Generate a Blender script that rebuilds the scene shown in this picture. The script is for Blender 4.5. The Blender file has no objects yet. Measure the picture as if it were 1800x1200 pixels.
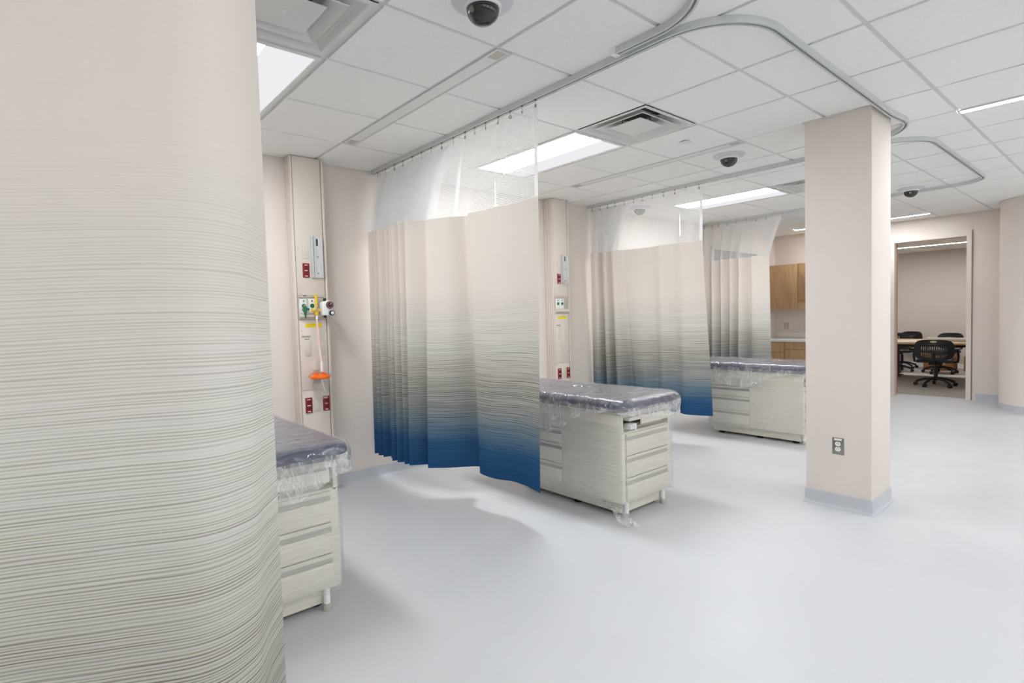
import bpy, bmesh, math, random
from mathutils import Vector, Matrix
random.seed(7)
PI = math.pi
scene = bpy.context.scene
COL = scene.collection

# ------------------------------------------------------------------ camera
H_CAM = 1.4058
CEIL = 2.729
yaw, pitch, roll = math.radians(49.3283), math.radians(-2.5474), math.radians(-1.6310)
fw = Vector((-math.sin(yaw) * math.cos(pitch), math.cos(yaw) * math.cos(pitch), math.sin(pitch)))
r0 = Vector((math.cos(yaw), math.sin(yaw), 0))
u0 = r0.cross(fw)
rr = r0 * math.cos(roll) + u0 * math.sin(roll)
uu = -r0 * math.sin(roll) + u0 * math.cos(roll)
cd = bpy.data.cameras.new('camera')
cam = bpy.data.objects.new('camera', cd)
COL.objects.link(cam)
M = Matrix((rr, uu, -fw)).transposed().to_4x4()
M.translation = (0, 0, H_CAM)
cam.matrix_world = M
cd.sensor_width = 36.0
cd.lens = 972.54 / 1800 * 36
cd.clip_start = 0.02
scene.camera = cam

# ------------------------------------------------------------------ world, exposure
w = bpy.data.worlds.new('world')
scene.world = w
w.use_nodes = True
w.node_tree.nodes['Background'].inputs[0].default_value = (0.96, 0.98, 1.0, 1)
w.node_tree.nodes['Background'].inputs[1].default_value = 1.0   # overcast daylight reaching in through the added right-hand windows
vs = scene.view_settings
vs.view_transform = 'Standard'
vs.look = 'None'
vs.gamma = 1.0
vs.use_curve_mapping = False
vs.exposure = 1.07
LIGHT_TROFFER = 16.0
LIGHT_LINEAR = 30.0
scene.cycles.transparent_max_bounces = 32
scene.cycles.diffuse_bounces = 6

# ------------------------------------------------------------------ node helpers
def srgb(r, g, b):
    def f(c):
        c /= 255.0
        return c / 12.92 if c <= 0.04045 else ((c + 0.055) / 1.055) ** 2.4
    return (f(r), f(g), f(b), 1)


class NT:
    def __init__(self, name):
        self.m = bpy.data.materials.new(name)
        self.m.use_nodes = True
        self.t = self.m.node_tree
        self.t.nodes.clear()
        self.out = self.t.nodes.new('ShaderNodeOutputMaterial')

    def n(self, kind, **kw):
        nd = self.t.nodes.new('ShaderNode' + kind)
        for k, v in kw.items():
            setattr(nd, k, v)
        return nd

    def l(self, a, b):
        self.t.links.new(a, b)

    def math(self, op, a, b=None, c=None):
        nd = self.n('Math', operation=op)
        for i, v in enumerate((a, b, c)):
            if v is None:
                continue
            if isinstance(v, (int, float)):
                nd.inputs[i].default_value = v
            else:
                self.l(v, nd.inputs[i])
        return nd.outputs[0]

    def ramp(self, fac, stops, interp='LINEAR'):
        nd = self.n('ValToRGB')
        cr = nd.color_ramp
        cr.interpolation = interp
        while len(cr.elements) < len(stops):
            cr.elements.new(0.5)
        for e, (p, c) in zip(cr.elements, stops):
            e.position = p
            e.color = c if not isinstance(c, (int, float)) else (c, c, c, 1)
        self.l(fac, nd.inputs[0])
        return nd.outputs[0]

    def mix(self, fac, a, b, blend='MIX'):
        nd = self.n('Mix', data_type='RGBA', blend_type=blend)
        for sock, v in ((nd.inputs[0], fac), (nd.inputs[6], a), (nd.inputs[7], b)):
            if isinstance(v, (int, float)):
                sock.default_value = v
            elif isinstance(v, tuple):
                sock.default_value = v
            else:
                self.l(v, sock)
        return nd.outputs[2]

    def noise(self, vec, scale, detail=2.0, rough=0.5, dist=0.0):
        nd = self.n('TexNoise')
        nd.inputs['Scale'].default_value = scale
        nd.inputs['Detail'].default_value = detail
        nd.inputs['Roughness'].default_value = rough
        nd.inputs['Distortion'].default_value = dist
        if vec is not None:
            self.l(vec, nd.inputs['Vector'])
        return nd.outputs['Fac']

    def coord(self, kind='Object', scale=(1, 1, 1)):
        tc = self.n('TexCoord')
        mp = self.n('Mapping')
        mp.inputs['Scale'].default_value = scale
        self.l(tc.outputs[kind], mp.inputs['Vector'])
        return mp.outputs[0]

    def bump(self, height, strength=0.2, dist=0.01):
        b = self.n('Bump')
        b.inputs['Strength'].default_value = strength
        b.inputs['Distance'].default_value = dist
        self.l(height, b.inputs['Height'])
        return b.outputs[0]


def principled(name, col, rough=0.5, metal=0.0, var=0.04, vscale=6.0, bump=0.0, bscale=120.0, spec=0.5,
               stretch=(1, 1, 1), coat=0.0):
    """plain surface with a little procedural colour variation and fine relief"""
    k = NT(name)
    p = k.n('BsdfPrincipled')
    vec = k.coord('Object', stretch)
    f = k.noise(vec, vscale, 3.0)
    c1 = tuple(min(1, v * (1 + var)) for v in col[:3]) + (1,)
    c2 = tuple(v * (1 - var) for v in col[:3]) + (1,)
    k.l(k.ramp(f, [(0.3, c2), (0.7, c1)]), p.inputs['Base Color'])
    p.inputs['Roughness'].default_value = rough
    p.inputs['Metallic'].default_value = metal
    p.inputs['Specular IOR Level'].default_value = spec
    p.inputs['Coat Weight'].default_value = coat
    if bump:
        k.l(k.bump(k.noise(vec, bscale, 3.0), bump, 0.003), p.inputs['Normal'])
    k.l(p.outputs[0], k.out.inputs[0])
    return k.m


def emission(name, col, strength):
    k = NT(name)
    e = k.n('Emission')
    e.inputs[0].default_value = col
    e.inputs[1].default_value = strength
    k.l(e.outputs[0], k.out.inputs[0])
    return k.m


def floor_mat():
    k = NT('floor_vinyl')
    p = k.n('BsdfPrincipled')
    vec = k.coord('Object')
    big = k.noise(vec, 0.6, 2.0)
    c = k.ramp(big, [(0.3, srgb(196, 198, 202)), (0.7, srgb(203, 205, 208))])
    sp = k.noise(vec, 70.0, 1.0, 0.4)
    spk = k.ramp(sp, [(0.73, 0.0), (0.77, 1.0)])
    c = k.mix(k.math('MULTIPLY', spk, 0.25), c, srgb(150, 152, 158))
    k.l(c, p.inputs['Base Color'])
    k.l(k.ramp(k.noise(vec, 5.0, 3.0), [(0.3, 0.34), (0.7, 0.44)]), p.inputs['Roughness'])
    p.inputs['Specular IOR Level'].default_value = 0.45
    k.l(k.bump(k.noise(vec, 160.0, 2.0), 0.05, 0.002), p.inputs['Normal'])
    k.l(p.outputs[0], k.out.inputs[0])
    return k.m


def tile_mat():
    k = NT('acoustic_tile')
    p = k.n('BsdfPrincipled')
    vec = k.coord('Object')
    f = k.noise(vec, 160.0, 3.0)
    k.l(k.ramp(f, [(0.35, srgb(238, 238, 235)), (0.6, srgb(244, 244, 241))]), p.inputs['Base Color'])
    p.inputs['Roughness'].default_value = 0.9
    p.inputs['Specular IOR Level'].default_value = 0.15
    k.l(k.bump(f, 0.15, 0.002), p.inputs['Normal'])
    k.l(p.outputs[0], k.out.inputs[0])
    return k.m


def wood_mat(name, dark, light, axis='z', scale=1.0):
    k = NT(name)
    p = k.n('BsdfPrincipled')
    st = (14 * scale, 14 * scale, 1.2 * scale) if axis == 'z' else (1.2 * scale, 14 * scale, 14 * scale)
    vec = k.coord('Object', st)
    f = k.noise(vec, 2.2, 5.0, 0.6, 0.6)
    k.l(k.ramp(f, [(0.3, dark), (0.7, light)]), p.inputs['Base Color'])
    p.inputs['Roughness'].default_value = 0.45
    k.l(k.bump(f, 0.08, 0.002), p.inputs['Normal'])
    k.l(p.outputs[0], k.out.inputs[0])
    return k.m


def curtain_mat():
    """woven privacy fabric: cream above, broken horizontal threads, blue hem.
    UVMap: u along the cloth, v thread coordinate (m); Shade: v height in the print (m)"""
    k = NT('ombre_fabric')
    sep = k.n('SeparateXYZ')
    k.l(k.n('UVMap', uv_map='UVMap').outputs[0], sep.inputs[0])
    u, v = sep.outputs[0], sep.outputs[1]
    sp2 = k.n('SeparateXYZ')
    k.l(k.n('UVMap', uv_map='Shade').outputs[0], sp2.inputs[0])
    g = sp2.outputs[1]

    def vec(su, sv, off=0.0):
        cb = k.n('CombineXYZ')
        k.l(k.math('MULTIPLY', u, su), cb.inputs[0])
        k.l(k.math('MULTIPLY_ADD', v, sv, off), cb.inputs[1])
        return cb.outputs[0]

    wav = k.noise(vec(2.2, 14.0), 1.0, 2.0)
    vw = k.math('MULTIPLY_ADD', k.math('SUBTRACT', wav, 0.5), 0.06, g)
    pos = k.math('DIVIDE', k.math('SUBTRACT', vw, 0.2), 2.0)   # 0.2 -> 0, 2.2 -> 1

    def P(z):
        return (z - 0.2) / 2.0
    light = k.ramp(pos, [(P(0.24), srgb(46, 84, 126)), (P(0.44), srgb(60, 98, 138)), (P(0.58), srgb(122, 144, 158)),
                         (P(0.74), srgb(176, 179, 176)), (P(0.95), srgb(206, 206, 199)), (P(1.2), srgb(221, 221, 215)),
                         (P(1.42), srgb(227, 222, 216)), (P(1.62), srgb(231, 223, 215))])
    dark = k.ramp(pos, [(P(0.24), srgb(32, 68, 110)), (P(0.44), srgb(36, 70, 108)), (P(0.58), srgb(66, 86, 106)),
                        (P(0.74), srgb(94, 98, 98)), (P(0.95), srgb(126, 119, 108)), (P(1.2), srgb(161, 155, 141)),
                        (P(1.6), srgb(192, 189, 179))])
    ph = k.noise(vec(0.7, 11.0), 1.0, 3.0, 0.5)
    n2 = k.noise(vec(2.4, 260.0, 4.0), 1.0, 1.0, 0.5, 0.1)
    brk = k.noise(vec(1.3, 85.0, 2.0), 1.0, 2.0, 0.6, 0.15)
    wave = k.math('SINE', k.math('MULTIPLY', k.math('ADD', k.math('DIVIDE', v, 0.0115), k.math('MULTIPLY', ph, 4.0)), 2 * PI))
    ln = k.n('Clamp')
    k.l(k.math('MULTIPLY_ADD', wave, 0.85, 0.38), ln.inputs[0])
    inten = k.ramp(brk, [(0.34, 0.12), (0.60, 1.0)])
    dens = k.ramp(pos, [(P(0.4), 0.8), (P(1.0), 0.85), (P(1.30), 0.66), (P(1.50), 0.36), (P(1.62), 0.0)])
    lines = k.math('MULTIPLY', k.math('MULTIPLY', ln.outputs[0], inten), dens)
    lines = k.math('ADD', lines, k.math('MULTIPLY', k.math('SUBTRACT', n2, 0.5), 0.30))
    # the weave itself darkens a little in the grey zone
    lines = k.math('ADD', lines, k.ramp(pos, [(P(0.45), 0.15), (P(0.9), 0.30), (P(1.3), 0.02), (P(1.6), 0.0)]))
    cl = k.n('Clamp')
    k.l(lines, cl.inputs[0])
    c = k.mix(cl.outputs[0], light, dark)
    tint = k.noise(vec(0.9, 34.0, 9.0), 1.0, 2.0)
    tcol = k.ramp(tint, [(0.30, srgb(190, 168, 190)), (0.45, srgb(188, 188, 188)), (0.58, srgb(190, 192, 188)),
                         (0.70, srgb(218, 212, 150))])
    tam = k.ramp(pos, [(P(0.45), 0.0), (P(0.75), 0.26), (P(1.25), 0.18), (P(1.6), 0.0)])
    c = k.mix(tam, c, tcol, 'SOFT_LIGHT')
    d = k.n('BsdfDiffuse')
    k.l(c, d.inputs[0])
    t = k.n('BsdfTranslucent')
    k.l(c, t.inputs[0])
    b = k.bump(n2, 0.12, 0.002)
    k.l(b, d.inputs['Normal'])
    ms = k.n('MixShader')
    ms.inputs[0].default_value = 0.13
    k.l(d.outputs[0], ms.inputs[1])
    k.l(t.outputs[0], ms.inputs[2])
    k.l(ms.outputs[0], k.out.inputs[0])
    return k.m


def net_mat():
    """honeycomb netting: white thread with real round holes"""
    k = NT('honeycomb_net')
    uv = k.n('UVMap').outputs[0]
    sep = k.n('SeparateXYZ')
    k.l(uv, sep.inputs[0])
    u, v = sep.outputs[0], sep.outputs[1]
    W, Hh = 0.0135, 0.0220

    def dist(off):
        fx = k.math('SUBTRACT', k.math('FRACT', k.math('ADD', k.math('DIVIDE', u, W), off)), 0.5)
        fy = k.math('SUBTRACT', k.math('FRACT', k.math('ADD', k.math('DIVIDE', v, Hh), off)), 0.5)
        ax = k.math('MULTIPLY', fx, W)
        ay = k.math('MULTIPLY', fy, Hh * 1.12)
        return k.math('SQRT', k.math('ADD', k.math('MULTIPLY', ax, ax), k.math('MULTIPLY', ay, ay)))
    dmin = k.math('MINIMUM', dist(0.0), dist(0.5))
    hole = k.math('LESS_THAN', dmin, 0.0050)
    d = k.n('BsdfDiffuse')
    d.inputs[0].default_value = (0.93, 0.93, 0.93, 1)
    tl = k.n('BsdfTranslucent')
    tl.inputs[0].default_value = (0.92, 0.92, 0.92, 1)
    m1 = k.n('MixShader')
    m1.inputs[0].default_value = 0.28
    k.l(d.outputs[0], m1.inputs[1])
    k.l(tl.outputs[0], m1.inputs[2])
    tr = k.n('BsdfTransparent')
    ms = k.n('MixShader')
    k.l(hole, ms.inputs[0])
    k.l(m1.outputs[0], ms.inputs[1])
    k.l(tr.outputs[0], ms.inputs[2])
    k.l(ms.outputs[0], k.out.inputs[0])
    return k.m


def tape_mat():
    k = NT('net_hem_tape')
    d, t = k.n('BsdfDiffuse'), k.n('BsdfTranslucent')
    c = k.ramp(k.noise(k.coord('Object'), 90.0, 2.0), [(0.3, (0.88, 0.88, 0.88, 1)), (0.7, (0.95, 0.95, 0.95, 1))])
    k.l(c, d.inputs[0])
    k.l(c, t.inputs[0])
    ms = k.n('MixShader')
    ms.inputs[0].default_value = 0.5
    k.l(d.outputs[0], ms.inputs[1])
    k.l(t.outputs[0], ms.inputs[2])
    k.l(ms.outputs[0], k.out.inputs[0])
    return k.m


def film_mat(name, stretch, milk=0.10, gloss=0.5, bscale=1.0, bstr=0.6, streak=0.25):
    """clear polythene: mostly see-through, wrinkled gloss, a little milky in the folds"""
    k = NT(name)
    vec = k.coord('Object', stretch)
    nz = k.noise(vec, bscale, 4.0, 0.6, 0.8)
    ridge = k.math('ABSOLUTE', k.math('SUBTRACT', nz, 0.5))
    nb = k.bump(ridge, bstr, 0.03)
    gl = k.n('BsdfGlossy')
    gl.inputs['Color'].default_value = (1, 1, 1, 1)
    gl.inputs['Roughness'].default_value = 0.07
    k.l(nb, gl.inputs['Normal'])
    df = k.n('BsdfDiffuse')
    df.inputs[0].default_value = (0.85, 0.86, 0.87, 1)
    tr = k.n('BsdfTransparent')
    tr.inputs[0].default_value = (0.98, 0.98, 0.98, 1)
    fold = k.ramp(ridge, [(0.0, milk + streak), (0.035, milk + streak * 0.3), (0.09, milk)])
    m1 = k.n('MixShader')
    k.l(fold, m1.inputs[0])
    k.l(tr.outputs[0], m1.inputs[1])
    k.l(df.outputs[0], m1.inputs[2])
    fr = k.n('LayerWeight')
    fr.inputs['Blend'].default_value = 0.5
    k.l(nb, fr.inputs['Normal'])
    m2 = k.n('MixShader')
    k.l(k.math('MINIMUM', k.math('MULTIPLY_ADD', k.math('POWER', fr.outputs['Facing'], 3.5), gloss * 0.8, 0.09), 0.85), m2.inputs[0])
    k.l(m1.outputs[0], m2.inputs[1])
    k.l(gl.outputs[0], m2.inputs[2])
    k.l(m2.outputs[0], k.out.inputs[0])
    return k.m


def clear_mat(name, tint=(0.98, 0.98, 0.98, 1), milk=0.22, rough=0.08):
    k = NT(name)
    gl = k.n('BsdfGlossy')
    gl.inputs['Roughness'].default_value = rough
    tr = k.n('BsdfTransparent')
    tr.inputs[0].default_value = tint
    df = k.n('BsdfDiffuse')
    nz = k.noise(k.coord('Object'), 20.0, 2.0)
    k.l(k.ramp(nz, [(0.3, (0.78, 0.79, 0.8, 1)), (0.7, (0.88, 0.88, 0.88, 1))]), df.inputs[0])
    m1 = k.n('MixShader')
    m1.inputs[0].default_value = milk
    k.l(tr.outputs[0], m1.inputs[1])
    k.l(df.outputs[0], m1.inputs[2])
    fr = k.n('LayerWeight')
    m2 = k.n('MixShader')
    k.l(k.math('MULTIPLY_ADD', k.math('POWER', fr.outputs['Facing'], 4.0), 0.5, 0.04), m2.inputs[0])
    k.l(m1.outputs[0], m2.inputs[1])
    k.l(gl.outputs[0], m2.inputs[2])
    k.l(m2.outputs[0], k.out.inputs[0])
    return k.m


MAT = {}
MAT['floor'] = floor_mat()
MAT['tile'] = tile_mat()
MAT['wall'] = principled('wall_paint', srgb(226, 217, 210), 0.75, var=0.015, vscale=1.5, bump=0.06, bscale=180, spec=0.25)
MAT['wall_far'] = principled('meeting_room_paint', srgb(204, 196, 188), 0.8, var=0.015, vscale=1.5, bump=0.05, bscale=180, spec=0.2)
MAT['cove'] = principled('cove_vinyl', srgb(190, 194, 200), 0.45, var=0.02, vscale=3)
MAT['grid'] = principled('grid_metal', srgb(214, 216, 216), 0.45, var=0.01, spec=0.4)
MAT['white_metal'] = principled('white_enamel', srgb(226, 226, 223), 0.45, var=0.01)
MAT['diff_metal'] = principled('diffuser_enamel', srgb(216, 215, 212), 0.5, var=0.01)
MAT['duct'] = principled('dark_duct', srgb(28, 28, 30), 0.6, var=0.1)
MAT['alu'] = principled('track_aluminium', srgb(208, 211, 211), 0.4, metal=0.25, var=0.03, vscale=20)
MAT['steel'] = principled('steel', srgb(150, 148, 144), 0.3, metal=1.0, var=0.05)
MAT['brass'] = principled('dull_hook_metal', srgb(150, 140, 120), 0.35, metal=0.9, var=0.08)
MAT['lens'] = emission('troffer_lens', (0.965, 0.985, 1.0, 1), LIGHT_TROFFER)
MAT['lens_side'] = emission('troffer_side_lens', (0.97, 0.97, 1.0, 1), 0.42)
MAT['lens_lin'] = emission('linear_lens', (0.965, 0.985, 1.0, 1), LIGHT_LINEAR)
MAT['lens_far'] = emission('meeting_room_lens', (1.0, 0.985, 0.965, 1), 40.0)
MAT['curtain'] = curtain_mat()
MAT['net'] = net_mat()
MAT['net_hem'] = tape_mat()
MAT['panel'] = principled('headwall_laminate', srgb(221, 211, 201), 0.5, var=0.012, vscale=4)
MAT['panel_side'] = principled('headwall_extrusion', srgb(205, 194, 184), 0.45, var=0.02, vscale=4)
MAT['panel_line'] = principled('headwall_joint', srgb(150, 140, 132), 0.6, var=0.03)
MAT['plate'] = principled('beige_plate', srgb(216, 208, 199), 0.4, var=0.01)
MAT['red'] = principled('red_plate', srgb(138, 18, 24), 0.4, var=0.04)
MAT['red_dk'] = principled('red_receptacle', srgb(104, 12, 18), 0.4, var=0.04)
MAT['white'] = principled('white_plastic', srgb(238, 238, 238), 0.35, var=0.01)
MAT['black'] = principled('black_plastic', srgb(22, 22, 24), 0.4, var=0.1)
MAT['chair_black'] = principled('chair_black', srgb(26, 26, 29), 0.45, var=0.1)
MAT['rubber'] = principled('dark_rubber', srgb(45, 45, 46), 0.7, var=0.1)
MAT['green'] = principled('green_plastic', srgb(22, 108, 70), 0.35, var=0.05)
MAT['yellow'] = principled('yellow_plastic', srgb(240, 196, 20), 0.4, var=0.03)
MAT['label_yel'] = principled('yellow_label', srgb(238, 214, 18), 0.6, var=0.03, vscale=60)
MAT['dial'] = principled('gauge_dial_red', srgb(172, 96, 84), 0.4, var=0.05)
MAT['plate_grey'] = principled('camera_plate', srgb(208, 211, 215), 0.4, var=0.01)
MAT['orange'] = principled('orange_lid', srgb(248, 112, 12), 0.35, var=0.03)
MAT['pink'] = principled('pink_tubing', srgb(240, 206, 194), 0.3, var=0.02)
MAT['clear'] = clear_mat('clear_plastic', milk=0.10)
MAT['dome'] = principled('smoked_dome', srgb(24, 26, 30), 0.06, var=0.2, vscale=14, coat=0.6)
MAT['bed'] = principled('table_enamel', srgb(222, 218, 205), 0.42, var=0.012, vscale=3)
MAT['bed_pull'] = principled('drawer_pull_grey', srgb(184, 182, 172), 0.4, metal=0.2, var=0.04)
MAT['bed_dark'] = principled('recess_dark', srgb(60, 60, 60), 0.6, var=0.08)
MAT['vinyl'] = principled('slate_upholstery', srgb(46, 56, 88), 0.32, var=0.05, vscale=9, bump=0.05, bscale=300, coat=0.2)
MAT['film'] = film_mat('polythene_sheet', (17.0, 4.0, 4.0), 0.025, 0.75, 1.0, 0.9, 0.12)
MAT['film_milk'] = film_mat('polythene_skirt', (10.0, 10.0, 4.0), 0.16, 0.8, 1.2, 1.0, 0.34)
MAT['wrap'] = film_mat('stretch_wrap', (0.8, 1.2, 26.0), 0.015, 0.32, 1.3, 0.40, 0.17)
MAT['oak'] = wood_mat('oak_laminate', srgb(166, 132, 94), srgb(196, 160, 120))
MAT['oak_h'] = wood_mat('table_wood', srgb(176, 138, 100), srgb(206, 170, 130), 'x')
MAT['counter'] = principled('counter_top', srgb(236, 235, 232), 0.35, var=0.01)
MAT['carpet'] = principled('carpet', srgb(176, 171, 166), 0.95, var=0.22, vscale=7, bump=0.3, bscale=200, stretch=(0.6, 8, 1), spec=0.1)
MAT['cardboard'] = principled('cardboard', srgb(150, 104, 66), 0.8, var=0.08)
MAT['paper'] = principled('paper', srgb(232, 231, 228), 0.8, var=0.02)
MAT['glass_dk'] = principled('dark_glazing', srgb(84, 90, 90), 0.08, var=0.1, vscale=2)
MAT['pane'] = clear_mat('window_pane', (0.97, 0.98, 0.98, 1), 0.0, 0.02)
MAT['chrome'] = principled('chrome', srgb(210, 210, 210), 0.15, metal=1.0, var=0.02)
MAT['lettering'] = principled('print_grey', srgb(90, 84, 80), 0.7, var=0.02)
MAT['door_edge'] = wood_mat('door_edge_wood', srgb(176, 120, 78), srgb(205, 150, 104))
MAT['cap'] = principled('logo_metal', srgb(205, 196, 150), 0.3, metal=0.8, var=0.03)

# ------------------------------------------------------------------ mesh helpers
def box(bm, x0, x1, y0, y1, z0, z1, bev=0.0, seg=2):
    r = bmesh.ops.create_cube(bm, size=1.0)
    vs_ = r['verts']
    bmesh.ops.scale(bm, verts=vs_, vec=(x1 - x0, y1 - y0, z1 - z0))
    bmesh.ops.translate(bm, verts=vs_, vec=((x0 + x1) / 2, (y0 + y1) / 2, (z0 + z1) / 2))
    if bev > 0:
        es = list({e for v in vs_ for e in v.link_edges})
        bmesh.ops.bevel(bm, geom=es, offset=bev, segments=seg, affect='EDGES', profile=0.5)


def cyl(bm, p0, p1, ra, rb=None, n=16, caps=True):
    rb = ra if rb is None else rb
    p0, p1 = Vector(p0), Vector(p1)
    d = (p1 - p0).normalized()
    a = d.orthogonal().normalized()
    b = d.cross(a)
    A = [bm.verts.new(p0 + (a * math.cos(2 * PI * i / n) + b * math.sin(2 * PI * i / n)) * ra) for i in range(n)]
    B = [bm.verts.new(p1 + (a * math.cos(2 * PI * i / n) + b * math.sin(2 * PI * i / n)) * rb) for i in range(n)]
    for i in range(n):
        bm.faces.new((A[i], A[(i + 1) % n], B[(i + 1) % n], B[i]))
    if caps:
        bm.faces.new(A[::-1])
        bm.faces.new(B)


def tube(bm, pts, r, n=8, closed=False):
    pts = [Vector(p) for p in pts]
    rings = []
    m = len(pts)
    up = None
    for i, p in enumerate(pts):
        if closed:
            t = pts[(i + 1) % m] - pts[i - 1]
        else:
            t = pts[min(i + 1, m - 1)] - pts[max(i - 1, 0)]
        t.normalize()
        if up is None:
            up = t.orthogonal().normalized()
        a = (up - t * up.dot(t)).normalized()
        b = t.cross(a)
        up = a
        rings.append([bm.verts.new(p + (a * math.cos(2 * PI * k / n) + b * math.sin(2 * PI * k / n)) * r) for k in range(n)])
    for i in range(m if closed else m - 1):
        A, B = rings[i], rings[(i + 1) % m]
        for k in range(n):
            bm.faces.new((A[k], A[(k + 1) % n], B[(k + 1) % n], B[k]))
    if not closed:
        bm.faces.new(rings[0][::-1])
        bm.faces.new(rings[-1])


def lathe(bm, prof, c=(0, 0, 0), n=24, axis='z', a0=0, a1=2 * PI):
    """prof: list of (r, h)"""
    full = abs(a1 - a0 - 2 * PI) < 1e-6
    rings = []
    steps = n if full else n + 1
    for r, h in prof:
        ring = []
        for i in range(steps):
            a = a0 + (a1 - a0) * i / n
            x, y = r * math.cos(a), r * math.sin(a)
            p = {'z': (x, y, h), 'x': (h, x, y), 'y': (x, h, y)}[axis]
            ring.append(bm.verts.new((c[0] + p[0], c[1] + p[1], c[2] + p[2])))
        rings.append(ring)
    for A, B in zip(rings[:-1], rings[1:]):
        for i in range(n):
            j = (i + 1) % steps
            try:
                bm.faces.new((A[i], A[j], B[j], B[i]))
            except ValueError:
                pass
    bmesh.ops.remove_doubles(bm, verts=bm.verts, dist=1e-6)


def prism(bm, poly, axis, a, b):
    """extrude a 2d polygon along an axis: axis 'x' -> poly in (y,z), 'y' -> (x,z), 'z' -> (x,y)"""
    def P(p, t):
        return {'x': (t, p[0], p[1]), 'y': (p[0], t, p[1]), 'z': (p[0], p[1], t)}[axis]
    A = [bm.verts.new(P(p, a)) for p in poly]
    B = [bm.verts.new(P(p, b)) for p in poly]
    n = len(poly)
    for i in range(n):
        bm.faces.new((A[i], A[(i + 1) % n], B[(i + 1) % n], B[i]))
    bm.faces.new(A[::-1])
    bm.faces.new(B)


def finish(bm, name, smooth=True, ang=0.6):
    bmesh.ops.recalc_face_normals(bm, faces=bm.faces)
    me = bpy.data.meshes.new(name)
    bm.to_mesh(me)
    bm.free()
    if smooth:
        me.shade_smooth()
        me.set_sharp_from_angle(angle=ang)
    return me


def obj(name, bm, mat, parent=None, smooth=True, loc=None, ang=0.6):
    me = bm if isinstance(bm, bpy.types.Mesh) else finish(bm, name, smooth, ang)
    if not me.materials:
        me.materials.append(MAT[mat] if isinstance(mat, str) else mat)
    o = bpy.data.objects.new(name, me)
    COL.objects.link(o)
    if parent is not None:
        o.parent = parent
    if loc is not None:
        o.location = loc
    return o


def bxo(name, mat, parent, *a, bev=0.0, seg=2):
    bm = bmesh.new()
    box(bm, *a, bev=bev, seg=seg)
    return obj(name, bm, mat, parent)


def thing(name, label, cat, loc=(0, 0, 0), rotz=0.0, group=None):
    o = bpy.data.objects.new(name, None)
    o.empty_display_size = 0.1
    COL.objects.link(o)
    o.location = loc
    o.rotation_euler = (0, 0, rotz)
    o['label'] = label
    o['category'] = cat
    if group:
        o['group'] = group
    return o


def tag(o, label, cat, group=None):
    o['label'] = label
    o['category'] = cat
    if group:
        o['group'] = group
    return o


def struct(o, label=None, cat=None):
    o['kind'] = 'structure'
    if label:
        o['label'] = label
    if cat:
        o['category'] = cat
    return o


def copy_tree(o, parent=None):
    c = o.copy()
    COL.objects.link(c)
    c.parent = parent
    for ch in list(o.children):
        copy_tree(ch, c)
    return c


def text_mesh(body, size, mat, parent, loc, rot, name='lettering', depth=0.0004):
    cu = bpy.data.curves.new(name, 'FONT')
    cu.body = body
    cu.size = size
    cu.extrude = depth
    t = bpy.data.objects.new(name, cu)
    COL.objects.link(t)
    dg = bpy.context.evaluated_depsgraph_get()
    me = bpy.data.meshes.new_from_object(t.evaluated_get(dg))
    bpy.data.objects.remove(t)
    me.materials.clear()
    me.materials.append(MAT[mat])
    o = bpy.data.objects.new(name, me)
    COL.objects.link(o)
    o.parent = parent
    o.location = loc
    o.rotation_euler = rot
    return o


# ------------------------------------------------------------------ setting
XW = -4.548            # headwall plane
YF = 10.31             # far wall plane
XR, YB = 4.2, -3.6     # unseen right and back walls
T = 0.6096
GX0, GY0 = -0.8986, 2.995
DX0, DX1, DZ = -2.69, -1.80, 2.39     # doorway in the far wall

fl = bxo('floor', 'floor', None, XW - 0.15, XR + 0.15, YB - 0.15, YF + 0.12, -0.06, 0.0)
struct(fl, 'pale grey sheet vinyl floor of the ward', 'floor')

bm = bmesh.new()
box(bm, XW - 0.15, XW, YB, YF + 0.12, 0, CEIL + 0.25)
wl = struct(obj('wall_left', bm, 'wall'), 'cream painted wall behind the exam tables', 'wall')

bm = bmesh.new()
box(bm, XW, DX0 - 0.02, YF, YF + 0.12, 0, CEIL + 0.25)
box(bm, DX1 + 0.02, XR, YF, YF + 0.12, 0, CEIL + 0.25)
box(bm, DX0 - 0.02, DX1 + 0.02, YF, YF + 0.12, DZ + 0.02, CEIL + 0.25)
wf = struct(obj('wall_far', bm, 'wall', smooth=False), 'cream end wall with the open doorway', 'wall')
ADDED_WIN = [(-3.2, -0.6), (-0.2, 2.4), (2.8, 5.4), (5.8, 8.2), (8.5, 10.2)]     # openings for unseen right-hand windows, added to brighten the room
bm = bmesh.new()
box(bm, XR, XR + 0.15, YB, YF + 0.12, 0, 0.75)
box(bm, XR, XR + 0.15, YB, YF + 0.12, 2.45, CEIL + 0.25)
ys = [YB] + [v for a_ in ADDED_WIN for v in a_] + [YF + 0.12]
for k in range(0, len(ys), 2):
    box(bm, XR, XR + 0.15, ys[k], ys[k + 1], 0.75, 2.45)
wr = struct(obj('wall_right', bm, 'wall', None, smooth=False), 'unseen cream right-hand wall with windows added for daylight', 'wall')
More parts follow.
